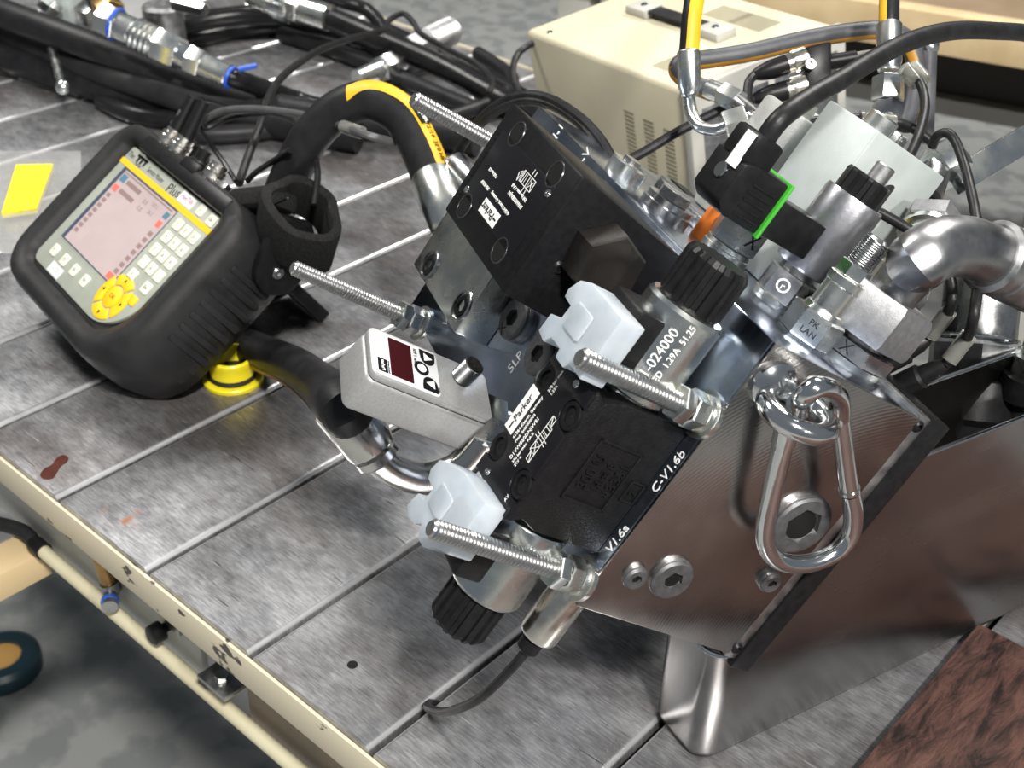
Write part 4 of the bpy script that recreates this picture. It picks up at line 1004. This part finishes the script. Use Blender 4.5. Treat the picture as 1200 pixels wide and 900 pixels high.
q = MB(); q.obox((20, 24, -30), (1, 0, 0), (0, 1, 0), (0, 0, 1), 34, 26, 26); me_.part('strap_anchor', q, VELCRO, bevel=6)
# stand leg behind
foot = FM; 
z_of = lambda x, y: (139.0 + .59877 * y) / .8007
q = MB(); q.obox((84, 2, -(z_of(0, 2)) / 2 - 30), (1, 0, 0), (0, 1, 0), (0, 0, 1), 110, 10, z_of(0, 2) - 74 + 10) if False else q.prism([(30, 4), (140, 4), (140, -8), (30, -8)], (0, 0, 0), (1, 0, 0), (0, 1, 0), (0, 0, 1), -z_of(0, -8) + .5, -70); me_.part('stand_leg', q, BPLAS, bevel=2)

# ------------------------------------------------------------------ yellow plug cap and bagged label
yc = Thing('thread_cap', 'bright yellow plastic thread cap with black ring on the table', 'cap', FW, (-727, 498, 0))
c_ = tz(273, 440, 4)
c_ = V((c_.x, c_.y, 0))
q = MB(); q.lathe(c_, (0, 0, 1), [(0, 19), (.3, 24.5), (3.5, 25), (4.5, 24), (4.5, 19)], 40); yc.part('flange', q, YCAP)
q = MB(); q.lathe(c_ + V((0, 0, 4.5)), (0, 0, 1), [(0, 19.5), (2, 20.5), (4, 19.5)], 40); yc.part('black_ring', q, RUBBER)
q = MB(); q.lathe(c_ + V((0, 0, 4)), (0, 0, 1), [(0, 18.5), (6, 18.3), (14, 18.3), (15, 18.8), (19, 18.8), (20, 18), (20, 16), (3, 15.5), (3, .1)], 40, caps=False); yc.part('threaded_cup', q, YCAP)
bg_ = Thing('plastic_bag', 'clear crinkled plastic bag lying behind the meter', 'bag', FW, (-1150, 560, 0))
q = MB(); nx, ny = 26, 20; idx = []
random.seed(3)
for j in range(ny + 1):
    for i in range(nx + 1):
        u, v = -60 + 155 * i / nx, 178 + 120 * j / ny
        P = tz(u + 14 * (v - 178) / 120 * 0, v, 0); e = min(i, nx - i, j, ny - j)
        z = 1.0 + (min(e, 3) * 2.2) + random.uniform(-1.5, 1.5) * (1 if e else .1); q.v.append(V((P.x, P.y, max(z, .4))))
for j in range(ny):
    for i in range(nx): k = j * (nx + 1) + i; q.f.append((k, k + 1, k + nx + 2, k + nx + 1))
bg_.part('film', q, BAG, ang=80)
q = MB(); cr = [tz(3, 256, 3.5), tz(44, 250, 3.5), tz(63, 198, 3.5), tz(20, 199, 3.5)]
a = q.ring(cr); b = q.ring([p_ + V((0, 0, 6)) for p_ in cr]); q.cap(a, True); q.cap(b); q.bridge(a, b)
one('yellow_card', q, YPAPER, 'yellow card inside the clear plastic bag', 'card', FW, cr[0])
# ================================================================== instrument case
ca = Thing('instrument_case', 'beige sheet metal instrument case with strap handle and vents', 'case', FC, (134, 90, -150))
CW, CD, CH = 266.0, 190.0, 150.0
q = MB(); q.box(0, CW, 0, CD, -CH, 0); ca.part('case_shell', q, BEIGE, bevel=6, seg=3)
q = MB(); q.box(CW - 2, CW + 9, -2, CD + 2, -CH - 2, 2); ca.part('front_bezel', q, GPAINT, bevel=2)
for k in range(4):
    q = MB(); q.box(CW + 8.5, CW + 10, 12 + k * 44, 48 + k * 44, -120, -20); ca.part('bezel_panel', q, DSTEEL, bevel=.6)
sl_me = None
def slot(cx, y, cz, w_, h_, d_, face):
    q = MB()
    if face == 'front': q.box(-w_ / 2, w_ / 2, -.35, .35, -h_ / 2, h_ / 2)
    else: q.box(-h_ / 2, h_ / 2, -w_ / 2, w_ / 2, -.35, .35)
    return q
mf_ = link_mesh('vent_slot', slot(0, 0, 0, 15, 2.0, 0, 'front'), VENT); mt_ = link_mesh('vent_slot', slot(0, 0, 0, 30, 1.7, 0, 'top'), VENT)
def put(me, p_):
    o = bpy.data.objects.new('vent_slot', me); COL.objects.link(o); o.parent = ca.o; o.location = (V(p_) - ca.at) * S
for col_, x in enumerate((176, 207, 238)):
    for k in range(15): put(mf_, (x, 0, -46 - k * 4.4 - col_ * 1.0))
for x0, y0, n_ in ((196, 34, 14), (150, 150, 14), (190, 150, 14)):
    for k in range(n_): put(mt_, (x0 + k * 3.4 - (20 if y0 > 100 else 0), y0, 0))
q = MB(); q.prism([(66, 0), (72, 5), (170, 5), (176, 0), (176, 2.5), (171, 8), (71, 8), (66, 2.5)], (0, 0, 0), (1, 0, 0), (0, 0, 1), (0, 1, 0), 96, 114); hd_ = ca.part('strap_handle', q, RUBBER, bevel=1)
for x in (58, 172):
    q = MB(); q.box(x - 2, x + 32, 92, 118, -.5, 9); cl_ = ca.part('handle_clip', q, GPAINT, parent=hd_, bevel=2)
    q = MB(); q.lathe((x + 15, 105, 9), (0, 0, 1), [(0, 4), (1.4, 3)], 16); ca.part('clip_screw', q, CHROME, parent=hd_)
for (x, y) in ((30, 12), (30, 150)):
    q = MB(); q.lathe((x, y, 0), (0, 0, 1), [(-.5, 4), (1.0, 3)], 14); ca.part('lid_screw', q, CHROME)
q = MB(); q.lathe((10, 0, -92), (0, -1, 0), [(-.5, 3.5), (1.5, 2.5)], 14); ca.part('side_screw', q, CHROME)
for (x, y) in ((18, 16), (250, 16), (18, 174), (250, 174)):
    b0 = FC.p((x, y, -CH + 2)); Lz = b0.z
    q = MB(); dz = V((FC.x.z, FC.y.z, FC.z.z)); p_ = V((x, y, -CH + 2)); q.lathe(p_, -dz, [(0, 9), (max(Lz - 1, 3), 8)], 16); ca.part('foot', q, RUBBER)
q = MB(); q.tube(smooth([px(628, 48, 1330), px(608, 62, 1330), px(601, 82, 1310), px(606, 104, 1290), px(618, 116, 1270), px(640, 125, 1265)]), 3.6, 10)
one('mains_cable', q, CABLE, 'black cable curling out behind the left edge of the beige case', 'cable', FW, px(618, 116, 1270))

# ================================================================== hoses and cables on the table
def hose(name, pts, r, m, lab, cat='hose', group=None, n=14, k=8, extra=None):
    P = [tz(*p_) if len(p_) == 3 and p_[2] < 400 else px(*p_) for p_ in pts]
    sm = smooth(P, k); q = MB(); q.tube(sm, r, n)
    if extra is None: return one(name, q, m, lab, cat, FW, P[0], group), sm
    t = Thing(name, lab, cat, FW, P[0], group); t.part('hose_body', q, m); return t, sm
hose('suction_hose', [(-60, -12, 90), (0, 14, 85), (67, 39, 78), (133, 64, 66), (200, 92, 48), (260, 112, 32), (330, 128, 24), (400, 140, 22), (480, 150, 20), (560, 165, 20)], 17.5, HOSE, 'thick dull black hose crossing the upper left of the table on top')
hose('suction_hose', [(-60, 50, 24), (0, 66, 23), (67, 87, 22), (133, 106, 22), (183, 117, 22), (240, 128, 21), (330, 145, 20), (420, 160, 20)], 18, HOSE, 'thick dull black hose lying under the topmost thick hose')
hose('suction_hose', [(-60, 22, 46), (0, 40, 44), (60, 62, 44), (120, 86, 42), (180, 107, 38), (250, 128, 30), (330, 140, 24), (400, 150, 20)], 14, RUBBER, 'dull black hose squeezed between the two thick hoses')
hose('pressure_hose', [(205, 150, 13), (233, 157, 13), (280, 156, 13), (333, 150, 13), (380, 148, 13)], 11, HOSE, 'short grey black hose passing just behind the meter')
hose('pressure_hose', [(120, 118, 12), (160, 135, 12), (220, 140, 12), (290, 134, 12), (360, 132, 12), (470, 152, 12), (560, 158, 12)], 11, SHINY, 'shiny black hose lying flat behind the meter strap')
hose('pressure_hose', [(100, 100, 10), (150, 128, 10), (200, 140, 10), (260, 146, 10)], 9, HOSE, 'black hose tucked under the thick hoses behind the meter')
cp = Thing('quick_coupling', 'long zinc quick coupling with blue ring and blue cable tie', 'coupling', FW, tz(190, 55, 60))
A_, B_ = tz(118, 20, 118), tz(268, 90, 72); D_ = B_ - A_; LEN = D_.length; D_.normalize()
def seg(t0, t1, r, m, name, hexa=False, parent=None):
    q = MB(); p_ = A_ + D_ * (LEN * t0); Ls = LEN * (t1 - t0)
    if hexa: q.hexa(p_, D_, Ls, r * 2, ref=(0, 0, 1), ch=.06)
    else: q.lathe(p_, D_, [(0, r - 1), (1.2, r), (Ls - 1.2, r), (Ls, r - 1)], 28)
    return cp.part(name, q, m, parent=parent)
seg(.0, .14, 17, ZINC, 'tail_hex', True); rg = seg(.11, .135, 19.5, BLUE, 'blue_ring')
seg(.14, .26, 16, ZINC, 'barrel')
for k in range(4): seg(.27 + k * .04, .30 + k * .04, 18.2, ZINC, 'ribbed_ring')
seg(.27, .44, 16.5, ZINC, 'sleeve'); seg(.44, .62, 17.2, ZINC, 'long_hex', True); seg(.61, .70, 14, ZINC, 'neck')
seg(.69, .80, 14.5, ZINC, 'swivel_nut', True); seg(.79, 1.0, 13.5, ZINC, 'crimp_sleeve')
q = MB(); q.torus(B_ + D_ * 2, D_, 11.5, 2.2, 26, 8); tie = cp.part('cable_tie', q, BLUE)
q = MB(); q.tube([B_ + D_ * 2 + V((6, 8, 9)), B_ + D_ * 4 + V((18, 22, 14))], 3, 8); cp.part('tie_tail', q, BLUE, parent=tie)
hose('pressure_hose', [(262, 87, 72), (275, 92, 68), (310, 104, 48), (350, 118, 20), (400, 132, 16), (470, 146, 14), (540, 156, 13)], 11, SHINY, 'shiny black hose crimped to the long quick coupling')
# curved hoses behind
hose('pressure_hose', [(140, 80, 30), (170, 52, 34), (192, 38, 36), (233, 25, 40), (283, 18, 44), (330, 17, 48), (380, 22, 46)], 13, SHINY, 'curved black hose with yellow writing behind the quick coupling')[0]
P = smooth([tz(*p_) for p_ in ((170, 52, 34), (192, 38, 36), (233, 25, 40), (283, 18, 44), (330, 17, 48))], 8)
hose('pressure_hose', [(150, 95, 12), (190, 62, 12), (235, 45, 12), (290, 34, 12), (360, 32, 12), (430, 50, 12), (470, 72, 12)], 12, SHINY, 'curved shiny black hose lying lowest behind the quick coupling')
hose('pressure_hose', [(330, 40, 12), (400, 62, 12), (450, 82, 12), (500, 105, 12), (560, 130, 12)], 11, HOSE, 'black hose with worn yellow print running towards the case')
c2 = Thing('hose_coupling', 'knurled zinc hose coupling at the far side of the table', 'coupling', FW, tz(350, 12, 55))
A2, B2 = tz(300, -6, 66), tz(386, 21, 58); d2 = (B2 - A2).normalized(); l2 = (B2 - A2).length
q = MB(); q.gear(A2, d2, l2 * .5, 23, 21.6, 20); c2.part('knurled_sleeve', q, ZINC)
q = MB(); q.hexa(A2 + d2 * l2 * .45, d2, l2 * .2, 38); c2.part('hex_nut', q, ZINC)
q = MB(); q.lathe(A2 + d2 * l2 * .62, d2, [(0, 15), (3, 17.5), (l2 * .38, 17.5), (l2 * .38 + 1, 15)], 28); c2.part('crimp_sleeve', q, ZINC)
hose('return_hose', [(380, 19, 58), (410, 31, 52), (440, 44, 46), (507, 73, 34), (560, 101, 24), (600, 124, 18), (640, 150, 18)], 14.5, SHINY, 'thick shiny black hose running from the knurled coupling towards the case')
hose('return_hose', [(350, -8, 70), (400, 2, 66), (430, 12, 58), (450, 35, 46), (445, 44, 40)], 9, SHINY, 'black hose bent over behind the knurled coupling')
hose('return_hose', [(440, 30, 20), (500, 58, 18), (560, 85, 16), (620, 118, 14), (660, 140, 14)], 11, SHINY, 'black hose lying along the far table edge')
hose('return_hose', [(560, 62, 14), (600, 92, 14), (580, 118, 14), (520, 140, 14)], 9, HOSE, 'black hose end curling below the rear table edge')
f3 = Thing('hose_fitting', 'short zinc hose fitting standing behind the arch of the striped hose', 'fitting', FW, tz(450, 85, 20))
A3, B3 = tz(418, 92, 22), tz(470, 72, 26); d3 = (B3 - A3).normalized(); l3 = (B3 - A3).length
q = MB(); q.lathe(A3, d3, [(0, 11), (l3 * .55, 13.5)], 24); f3.part('crimp_sleeve', q, ZINC)
q = MB(); q.hexa(A3 + d3 * l3 * .52, d3, l3 * .3, 30); f3.part('hex_nut', q, ZINC)
q = MB(); q.lathe(A3 + d3 * l3 * .82, d3, [(0, 12), (l3 * .2, 12)], 20); f3.part('stub', q, DSTEEL)
f4 = Thing('hose_end_cap', 'grey threaded hose end lying over the rear table edge', 'fitting', FW, tz(510, 48, 30))
A4, B4 = tz(478, 60, 34), tz(528, 36, 34); d4 = (B4 - A4).normalized(); l4 = (B4 - A4).length
q = MB(); q.hexa(A4, d4, l4 * .45, 34); f4.part('hex_nut', q, CAST)
q = MB(); q.thread(B4, -d4, l4 * .6, 19, 3, 24); f4.part('threaded_end', q, DSTEEL)
# small valve cluster at the far left
vc = Thing('valve_cluster', 'cluster of zinc fittings with brass nut in the far corner', 'fitting', FW, tz(95, 12, 30))
p_ = tz(86, 8, 60); q = MB(); q.obox(p_ + V((0, 0, -18)), (1, .2, 0), (-.2, 1, 0), (0, 0, 1), 50, 60, 84); vc.part('block', q, PEWTER, bevel=2)
q = MB(); q.hexa(tz(100, 14, 70), tz(116, 22, 70) - tz(100, 14, 70), 30, 30); vc.part('side_nut', q, ZINC)
q = MB(); q.thread(tz(112, -8, 100), tz(124, 8, 96) - tz(112, -8, 100), 34, 17, 3, 22); vc.part('knurled_end', q, STEEL)
q = MB(); q.hexa(tz(122, 6, 96), tz(136, 22, 90) - tz(122, 6, 96), 26, 32); vc.part('brass_nut', q, BRASS)
for (u, v) in ((62, 6), (68, 16), (56, 8)):
    q = MB(); q.hexa(tz(u, v, 66), (-.4, -.5, .6), 12, 18); vc.part('bolt_head', q, ZINC)
pb = MB(); pb.obox(tz(175, 10, 40) + V((0, 0, -14)), (1, 0, 0), (0, 1, 0), (0, 0, 1), 120, 110, 44)
one('grey_valve_box', pb, mat('grey_box', (.25, .25, .25), .5), 'flat grey box behind the quick coupling', 'box', FW, tz(175, 10, 0), bevel=3)
rc_ = Thing('round_tank', 'dark cylindrical fitting with pale spout behind the quick coupling', 'fitting', FW, tz(195, 12, 0))
q = MB(); pp = tz(190, 8, 70); q.lathe(V((pp.x, pp.y, 0)), (0, 0, 1), [(0, 26), (70, 26), (74, 22)], 28); rc_.part('body', q, DSTEEL)
q = MB(); q.cyl(tz(206, 4, 84), tz(240, 12, 84), 11, 8, n=6); rc_.part('spout', q, ZINC)
bh = Thing('lever', 'small zinc lever with ball end poking out between thick hoses', 'lever', FW, tz(70, 85, 30))
q = MB(); q.tube([tz(61, 58, 62), tz(66, 75, 56), tz(72, 98, 50)], 5, 12); bh.part('rod', q, ZINC)
q = MB(); q.ball(tz(74, 102, 49), 8.5); bh.part('ball', q, ZINC)
# thin cables of the meter
mk = lambda p_: FM.p(p_)
P = [mk((38, 32, 5)), mk((38, 48, 12)), px(236, 140, 1050), px(262, 130, 1040), px(300, 128, 1020), px(350, 134, 990), px(400, 147, 950), px(435, 160, 930), px(480, 170, 960)]
q = MB(); q.tube(smooth(P), 3.2, 10); t = Thing('meter_cable', 'grey meter cable with marker sleeve arching over to the striped hose', 'cable', FW, P[0]); t.part('cord', q, GCABLE)
q = MB(); q.cyl(px(402, 148, 949), px(424, 155.5, 936), 5, n=14); t.part('marker_sleeve', q, CLEAR)
q = MB(); q.cyl(mk((38, 30, 4)), mk((38, 62, 14)), 6.5, 5, n=16); t.part('plug', q, BPLAS)
P = [mk((58, 32, 5)), mk((58, 52, 14)), px(240, 150, 1050), px(275, 136, 1050), px(330, 134, 1040), px(360, 160, 1000), px(372, 200, 960), px(368, 240, 950)]
q = MB(); q.tube(smooth(P), 2.6, 10); t = Thing('meter_cable', 'thin black meter cable drooping in front of the striped hose', 'cable', FW, P[0]); t.part('cord', q, CABLE)
q = MB(); q.cyl(mk((58, 30, 4)), mk((58, 64, 16)), 6.5, 5, n=16); t.part('plug', q, BPLAS)
P = [px(280, 215, 1010), px(292, 180, 1040), px(306, 145, 1070), px(316, 112, 1120), px(333, 88, 1180), px(372, 60, 1280), px(415, 44, 1380), px(448, 36, 1450), px(456, 24, 1480), px(472, 16, 1500), px(484, 26, 1490), px(494, 40, 1480), px(525, 58, 1470), px(560, 76, 1460), px(577, 94, 1440), px(572, 110, 1420)]
q = MB(); q.tube(smooth(P), 3.6, 10); one('power_cord', q, CABLE, 'long black cord rising from the meter strap to the far hoses', 'cable', FW, P[0])
P = [px(276, 212, 1008), px(262, 190, 1020), px(240, 160, 1050), px(226, 140, 1080), px(222, 122, 1110), px(240, 116, 1140), px(272, 126, 1130)]
q = MB(); q.tube(smooth(P), 2.2, 8); one('lanyard_cord', q, SHINY, 'thin shiny cord looping beside the meter sockets', 'cord', FW, P[0])
P = [px(290, 212, 1000), px(300, 202, 990), px(318, 190, 975), px(340, 176, 950)]
q = MB(); q.tube(smooth(P), 2.4, 8); one('lanyard_cord', q, SHINY, 'short thin cord between meter strap and striped hose', 'cord', FW, P[0])

# cables behind the big valve
for k, (dv, lab) in enumerate(((0, 'outer black cable of the pair arching behind the big black valve'), (7, 'inner black cable of the pair arching behind the big black valve'))):
    P = [px(530, 196 - dv, 960), px(548, 160 + dv * .3, 930), px(575, 128 + dv, 900), px(610, 112 + dv, 880), px(645, 116 + dv, 860), px(680, 138 + dv, 830), px(705 - dv * .5, 165 + dv, 810), px(722 - dv * .6, 195, 790), px(735, 215, 780)]
    q = MB(); q.tube(smooth(P), 3.4, 10); one('control_cable', q, CABLE, lab, 'cable', FW, P[0])

# ================================================================== hoses and plugs above the manifold
def striped(name, lab, P, r, ref, a0, m=HOSE, sm_=YSTRIPE, w_=.6):
    t = Thing(name, lab, 'hose', FW, P[0]); s_ = smooth(P, 8)
    q = MB(); q.tube(s_, r, 18); b_ = t.part('hose_body', q, m)
    q = MB(); q.tube(s_, r, 7, caps=False, ref=ref, a0=a0 - w_, a1=a0 + w_, dr=.25); t.part('printed_stripe', q, sm_, parent=b_); return t
f1b, f1t = px(808, 114, 790), px(807, 60, 790)
t = striped('riser_hose', 'black hose with broad yellow stripe dropping into a bent zinc elbow', [f1t, px(808, 50, 790), px(811, 15, 790), px(820, -30, 800), px(836, -90, 815), px(880, -190, 850), px(960, -290, 920), px(1080, -340, 1020)], 6.3, CAM_R * .45 - CAM_F, 0, w_=.85)
q = MB(); q.lathe(f1b, f1t - f1b, [(0, 4.6), (1, 5.6), (4, 6), (6, 7.2), ((f1t - f1b).length - 1, 7.5), ((f1t - f1b).length, 6.8)], 30); t.part('crimp_sleeve', q, ZINC)
q = MB(); q.tube(smooth([px(808, 116, 790), px(811, 134, 785), px(820, 148, 778), px(838, 152, 772), px(852, 148, 768)], 6), 3.9, 18); t.part('elbow_tube', q, ZINC)
q = MB(); q.hexa(px(849, 149, 768), px(880, 139, 766) - px(849, 149, 768), 14, 18); t.part('swivel_nut', q, ZINC)
q = MB(); q.cyl(px(874, 141, 768), px(925, 170, 752), 6, n=20); t.part('port_stub', q, STEEL)
g1, g2 = px(1042, 84, 800), px(1042, 28, 805)
t = striped('riser_hose', 'black hose with narrow yellow edge stripe standing on a zinc nut', [g2, px(1042, 15, 806), px(1043, -30, 812), px(1046, -100, 820), px(1060, -200, 850), px(1110, -290, 920), px(1200, -330, 1020)], 6.5, -CAM_R * .85 - CAM_F * .6, 0, w_=.45)
L_ = (g2 - g1).length
q = MB(); q.lathe(g1, g2 - g1, [(0, 6), (1, 7.2), (4, 7.2), (6, 8), (L_ - 1, 8.2), (L_, 7.4)], 28); t.part('crimp_sleeve', q, ZINC)
q = MB(); q.hexa(px(1040, 119, 798), px(1041, 90, 800) - px(1040, 119, 798), 16, 18, ref=CAM_R); t.part('swivel_nut', q, ZINC)
q = MB(); q.hexa(px(1039, 138, 796), px(1040, 118, 798) - px(1039, 138, 796), 10, 17, ref=CAM_F); t.part('adapter_hex', q, STEEL)
q = MB(); q.cyl(px(1039, 137, 796), px(1036, 172, 790), 7, n=18); t.part('port_stub', q, STEEL)
t = striped('return_line', 'grey hose with orange underside print crossing behind the plugs', [px(836, 108, 830), px(812, 98, 835), px(795, 84, 838), px(800, 73, 840), px(830, 69, 842), px(880, 61, 846), px(940, 47, 852), px(1000, 37, 858), px(1040, 36, 862), px(1064, 48, 866), px(1072, 80, 866), px(1068, 120, 862), px(1060, 150, 856)], 6.2, CAM_D - CAM_F * .3, 0, GHOSE, ORANGE_P, .5)
q = MB(); q.cyl(px(830, 104, 830), px(852, 113, 822), 6.6, n=18); t.part('crimp_sleeve', q, ZINC)
q = MB(); q.hexa(px(846, 110, 823), px(866, 120, 815) - px(846, 110, 823), 15, 15); t.part('swivel_nut', q, ZINC)
q = MB(); q.cyl(px(860, 117, 816), px(925, 168, 770), 5.5, n=16); t.part('port_stub', q, STEEL)

# rear block carrying the riser hoses
rb = Thing('rear_port_block', 'dull grey port block with hex nuts behind the cast block', 'valve block', FB, (200, 160, 220))
q = MB(); q.box(172, 252, 131, 190, 180, 250); rb.part('block_body', q, PEWTER, bevel=2)
for (u, v) in ((962, 160), (1002, 160), (1046, 158)):
    p_ = fbinv(px(u, v, 770)); q = MB(); q.hexa(p_ - V((14, 0, 0)), TN, 17, 17, ref=E2, phase=.2); rb.part('port_nut', q, ZINC)
ts = Thing('tee_splitter', 'black tee splitter with two nickel screw plugs', 'connector', FW, px(955, 78, 835))
yb = lambda u, v: px(u, v, 835)
ax1 = (yb(955, 70) - yb(900, 85)).normalized()
q = MB(); q.obox(yb(957, 78), (yb(975, 74) - yb(940, 82)), (yb(957, 58) - yb(957, 100)), CAM_F, 18, 28, 13); ts.part('tee_body', q, BPLAS, bevel=2.5)
q = MB(); q.cyl(yb(966, 74), yb(1003, 68), 5.2, n=18); ts.part('stub', q, BPLAS)
q = MB(); q.cyl(yb(998, 69), yb(1030, 64), 4.2, n=16); ts.part('marker_sleeve', q, CLEAR)
q = MB(); q.lathe(px(949, 76, 826), -CAM_F, [(0, 3.4), (3, 3.4), (3, 1.6), (1, 1.5)], 18); ts.part('screw_eye', q, DSTEEL)
for (u0, v0, u1, v1, lab, cab) in ((945, 68, 884, 88, 'upper cable plug with nickel nut on the tee splitter', [(884, 88), (878, 96), (876, 112), (878, 130)]), (944, 100, 884, 116, 'lower cable plug with nickel nut on the tee splitter', [(884, 116), (862, 122), (830, 136), (790, 157), (755, 178), (728, 192)])):
    a_, b_ = yb(u0, v0), yb(u1, v1); d_ = (b_ - a_).normalized(); l_ = (b_ - a_).length
    t = Thing('cable_plug', lab, 'connector', FW, a_)
    q = MB(); q.gear(a_, d_, l_ * .26, 7.6, 7.0, 16); t.part('screw_nut', q, NICKEL)
    q = MB(); q.lathe(a_ + d_ * l_ * .25, d_, [(0, 6.6), (l_ * .14, 6.6), (l_ * .15, 5.4)], 20); t.part('nut_collar', q, NICKEL)
    q = MB(); q.lathe(a_ + d_ * l_ * .38, d_, [(0, 6.8), (l_ * .3, 6.6), (l_ * .5, 5.2), (l_ * .62, 3.6)], 20); t.part('grip', q, BPLAS)
    q = MB(); q.tube(smooth([px(u, v, 835 - 4 * i) for i, (u, v) in enumerate(cab)]), 3.2, 10); t.part('cord', q, CABLE)
def cord(name, lab, P, r=3.0, sleeves=(), m=CABLE):
    t = Thing(name, lab, 'cable', FW, P[0]); q = MB(); q.tube(smooth(P), r, 12); t.part('cord', q, m)
    for a_, b_, rr_ in sleeves: q = MB(); q.cyl(a_, b_, rr_, n=16); t.part('marker_sleeve', q, CLEAR)
    return t
cord('signal_cable', 'black cable with clear marker sleeve below the standing hose', [px(915, 152, 740), px(935, 145, 745), px(965, 141, 750), px(1005, 139, 755), px(1045, 141, 758), px(1072, 152, 760), px(1098, 172, 760), px(1112, 190, 755)], 3.0, ((px(1007, 139, 755), px(1048, 143, 758), 4.6),))
cord('signal_cable', 'black cable with clear sleeves curving down to the grey coil', [px(1062, 82, 780), px(1075, 92, 775), px(1083, 112, 765), px(1083, 135, 750), px(1074, 165, 730), px(1058, 198, 705), px(1040, 222, 690), px(1018, 246, 672)], 3.0, ((px(1060, 80, 781), px(1074, 98, 774), 4.8), (px(1070, 78, 781), px(1084, 95, 774), 4.8)))
cord('signal_cable', 'black cable hooking over and dropping behind the pipe elbow', [px(1092, 172, 745), px(1098, 160, 740), px(1110, 156, 735), px(1120, 166, 730), px(1129, 190, 720), px(1137, 220, 705), px(1144, 255, 690), px(1147, 290, 670), px(1146, 330, 640), px(1141, 370, 625), px(1132, 398, 648), px(1108, 427, 655)], 2.9, ((px(1136, 392, 648), px(1112, 423, 653), 4.4),))
cord('signal_cable', 'black cable from under the grey coil passing below the pipe elbow', [px(1015, 242, 668), px(1040, 254, 668), px(1072, 274, 668), px(1098, 300, 660), px(1113, 325, 648), px(1116, 350, 638), px(1108, 372, 648), px(1088, 397, 660)], 2.9, ((px(1112, 365, 646), px(1091, 393, 658), 4.4),))
for (a_, b_, lab) in ((px(1035, 425, 668), px(1088, 397, 660), 'black cable plug below the swivel nut pointing up'), (px(1050, 455, 672), px(1108, 427, 655), 'black cable plug beside the manifold corner')):
    d_ = b_ - a_; l_ = d_.length; t = Thing('cable_plug', lab, 'connector', FW, a_)
    q = MB(); q.lathe(a_, d_, [(0, 7), (l_ * .5, 7), (l_ * .55, 5.5), (l_ * .8, 5), (l_, 3)], 20); t.part('grip', q, BPLAS)
    q = MB(); q.gear(a_ - d_.normalized() * 10, d_, 10, 7.6, 7, 14); t.part('screw_nut', q, BPLAS)
# large check valve standing in the bin
ck = Thing('check_valve', 'big dark steel hex valve standing behind the stainless support box', 'valve', FW, px(1140, 500, 760))
b_, t_ = px(1134, 500, 790), px(1152, 330, 790); d_ = (t_ - b_).normalized(); l_ = (t_ - b_).length
q = MB(); q.lathe(b_ - d_ * 8, d_, [(0, 20), (8, 22), (12, 27), (l_ * .30 + 8, 27.5), (l_ * .34 + 8, 25)], 32); ck.part('lower_body', q, BLACK)
q = MB(); q.hexa(b_ + d_ * l_ * .32, d_, l_ * .26, 53, ref=CAM_R, phase=.3, ch=.1); ck.part('hex_section', q, DSTEEL)
q = MB(); q.lathe(b_ + d_ * l_ * .56, d_, [(0, 24), (2, 25.5), (5, 25.5), (6, 24), (l_ * .44, 23.5), (l_ * .45, 21)], 36); ck.part('upper_barrel', q, STEEL)
q = MB(); q.torus(b_ + d_ * l_ * .60, d_, 24.5, 1.6, 36, 8); ck.part('seal_ring', q, CHROME)
sp2 = Thing('zinc_bottle_fitting', 'small zinc and black fitting behind the high rim of the support box', 'fitting', FW, px(1195, 440, 690))
q = MB(); a_ = px(1197, 462, 770); q.lathe(a_, V((0, 0, 1)), [(0, 15), (16, 15), (17, 11)], 26); sp2.part('base', q, BPLAS)
q = MB(); q.lathe(a_ + V((0, 0, 17)), V((0, 0, 1)), [(0, 11), (12, 11), (13, 8), (26, 8)], 26); sp2.part('neck', q, ZINC)
q = MB(); q.cyl(a_, V((a_.x, a_.y, 4)), 9, n=16); sp2.part('stem', q, BPLAS)
# hex adapter cone behind the elbow
hc_ = Thing('hex_adapter', 'zinc hex adapter with round collar behind the pipe elbow', 'fitting', FW, px(1085, 262, 690))
a_, b_ = px(1082, 292, 680), px(1100, 250, 700); d_ = b_ - a_
q = MB(); q.lathe(a_, d_, [(0, 14), (8, 14), (9, 16.5), (13, 16.5)], 30); hc_.part('collar', q, ZINC)
q = MB(); q.hexa(a_ + d_.normalized() * 13, d_, 12, 32, phase=.3); hc_.part('hex_nut', q, CAST)
q = MB(); q.cyl(a_, a_ - d_.normalized() * 40, 12, n=20); hc_.part('stub', q, STEEL)
# flat steel bar with clevis
fbx = Thing('flat_steel_bar', 'flat galvanised bar with rounded clevis leaving towards the right', 'bar', FW, px(1110, 210, 760))
a_, b_ = px(1120, 212, 762), px(1420, 32, 930); d_ = b_ - a_
sd = d_.cross(CAM_F).normalized(); q = MB(); q.obox((a_ + b_) / 2, d_, sd, d_.cross(sd), d_.length, 17, 8); fbx.part('bar', q, ZINC, bevel=1)
q = MB(); q.lathe(px(1118, 207, 760), px(1090, 172, 772) - px(1118, 207, 760), [(0, 13), (6, 15), (18, 14), (22, 9)], 8); fbx.part('clevis', q, ZINC)
q = MB(); q.cyl(px(1100, 190, 768), px(1085, 235, 735), 9, n=18); fbx.part('clevis_stem', q, STEEL)
bl = Thing('ball_stud', 'ball ended stud standing behind the tee splitter', 'stud', FW, px(1086, 110, 880))
q = MB(); q.ball(px(1088, 55, 880), 7.5); bl.part('ball', q, ZINC)
q = MB(); q.cyl(px(1088, 60, 880), px(1084, 165, 870), 6, n=16); bl.part('shank', q, GHOSE)
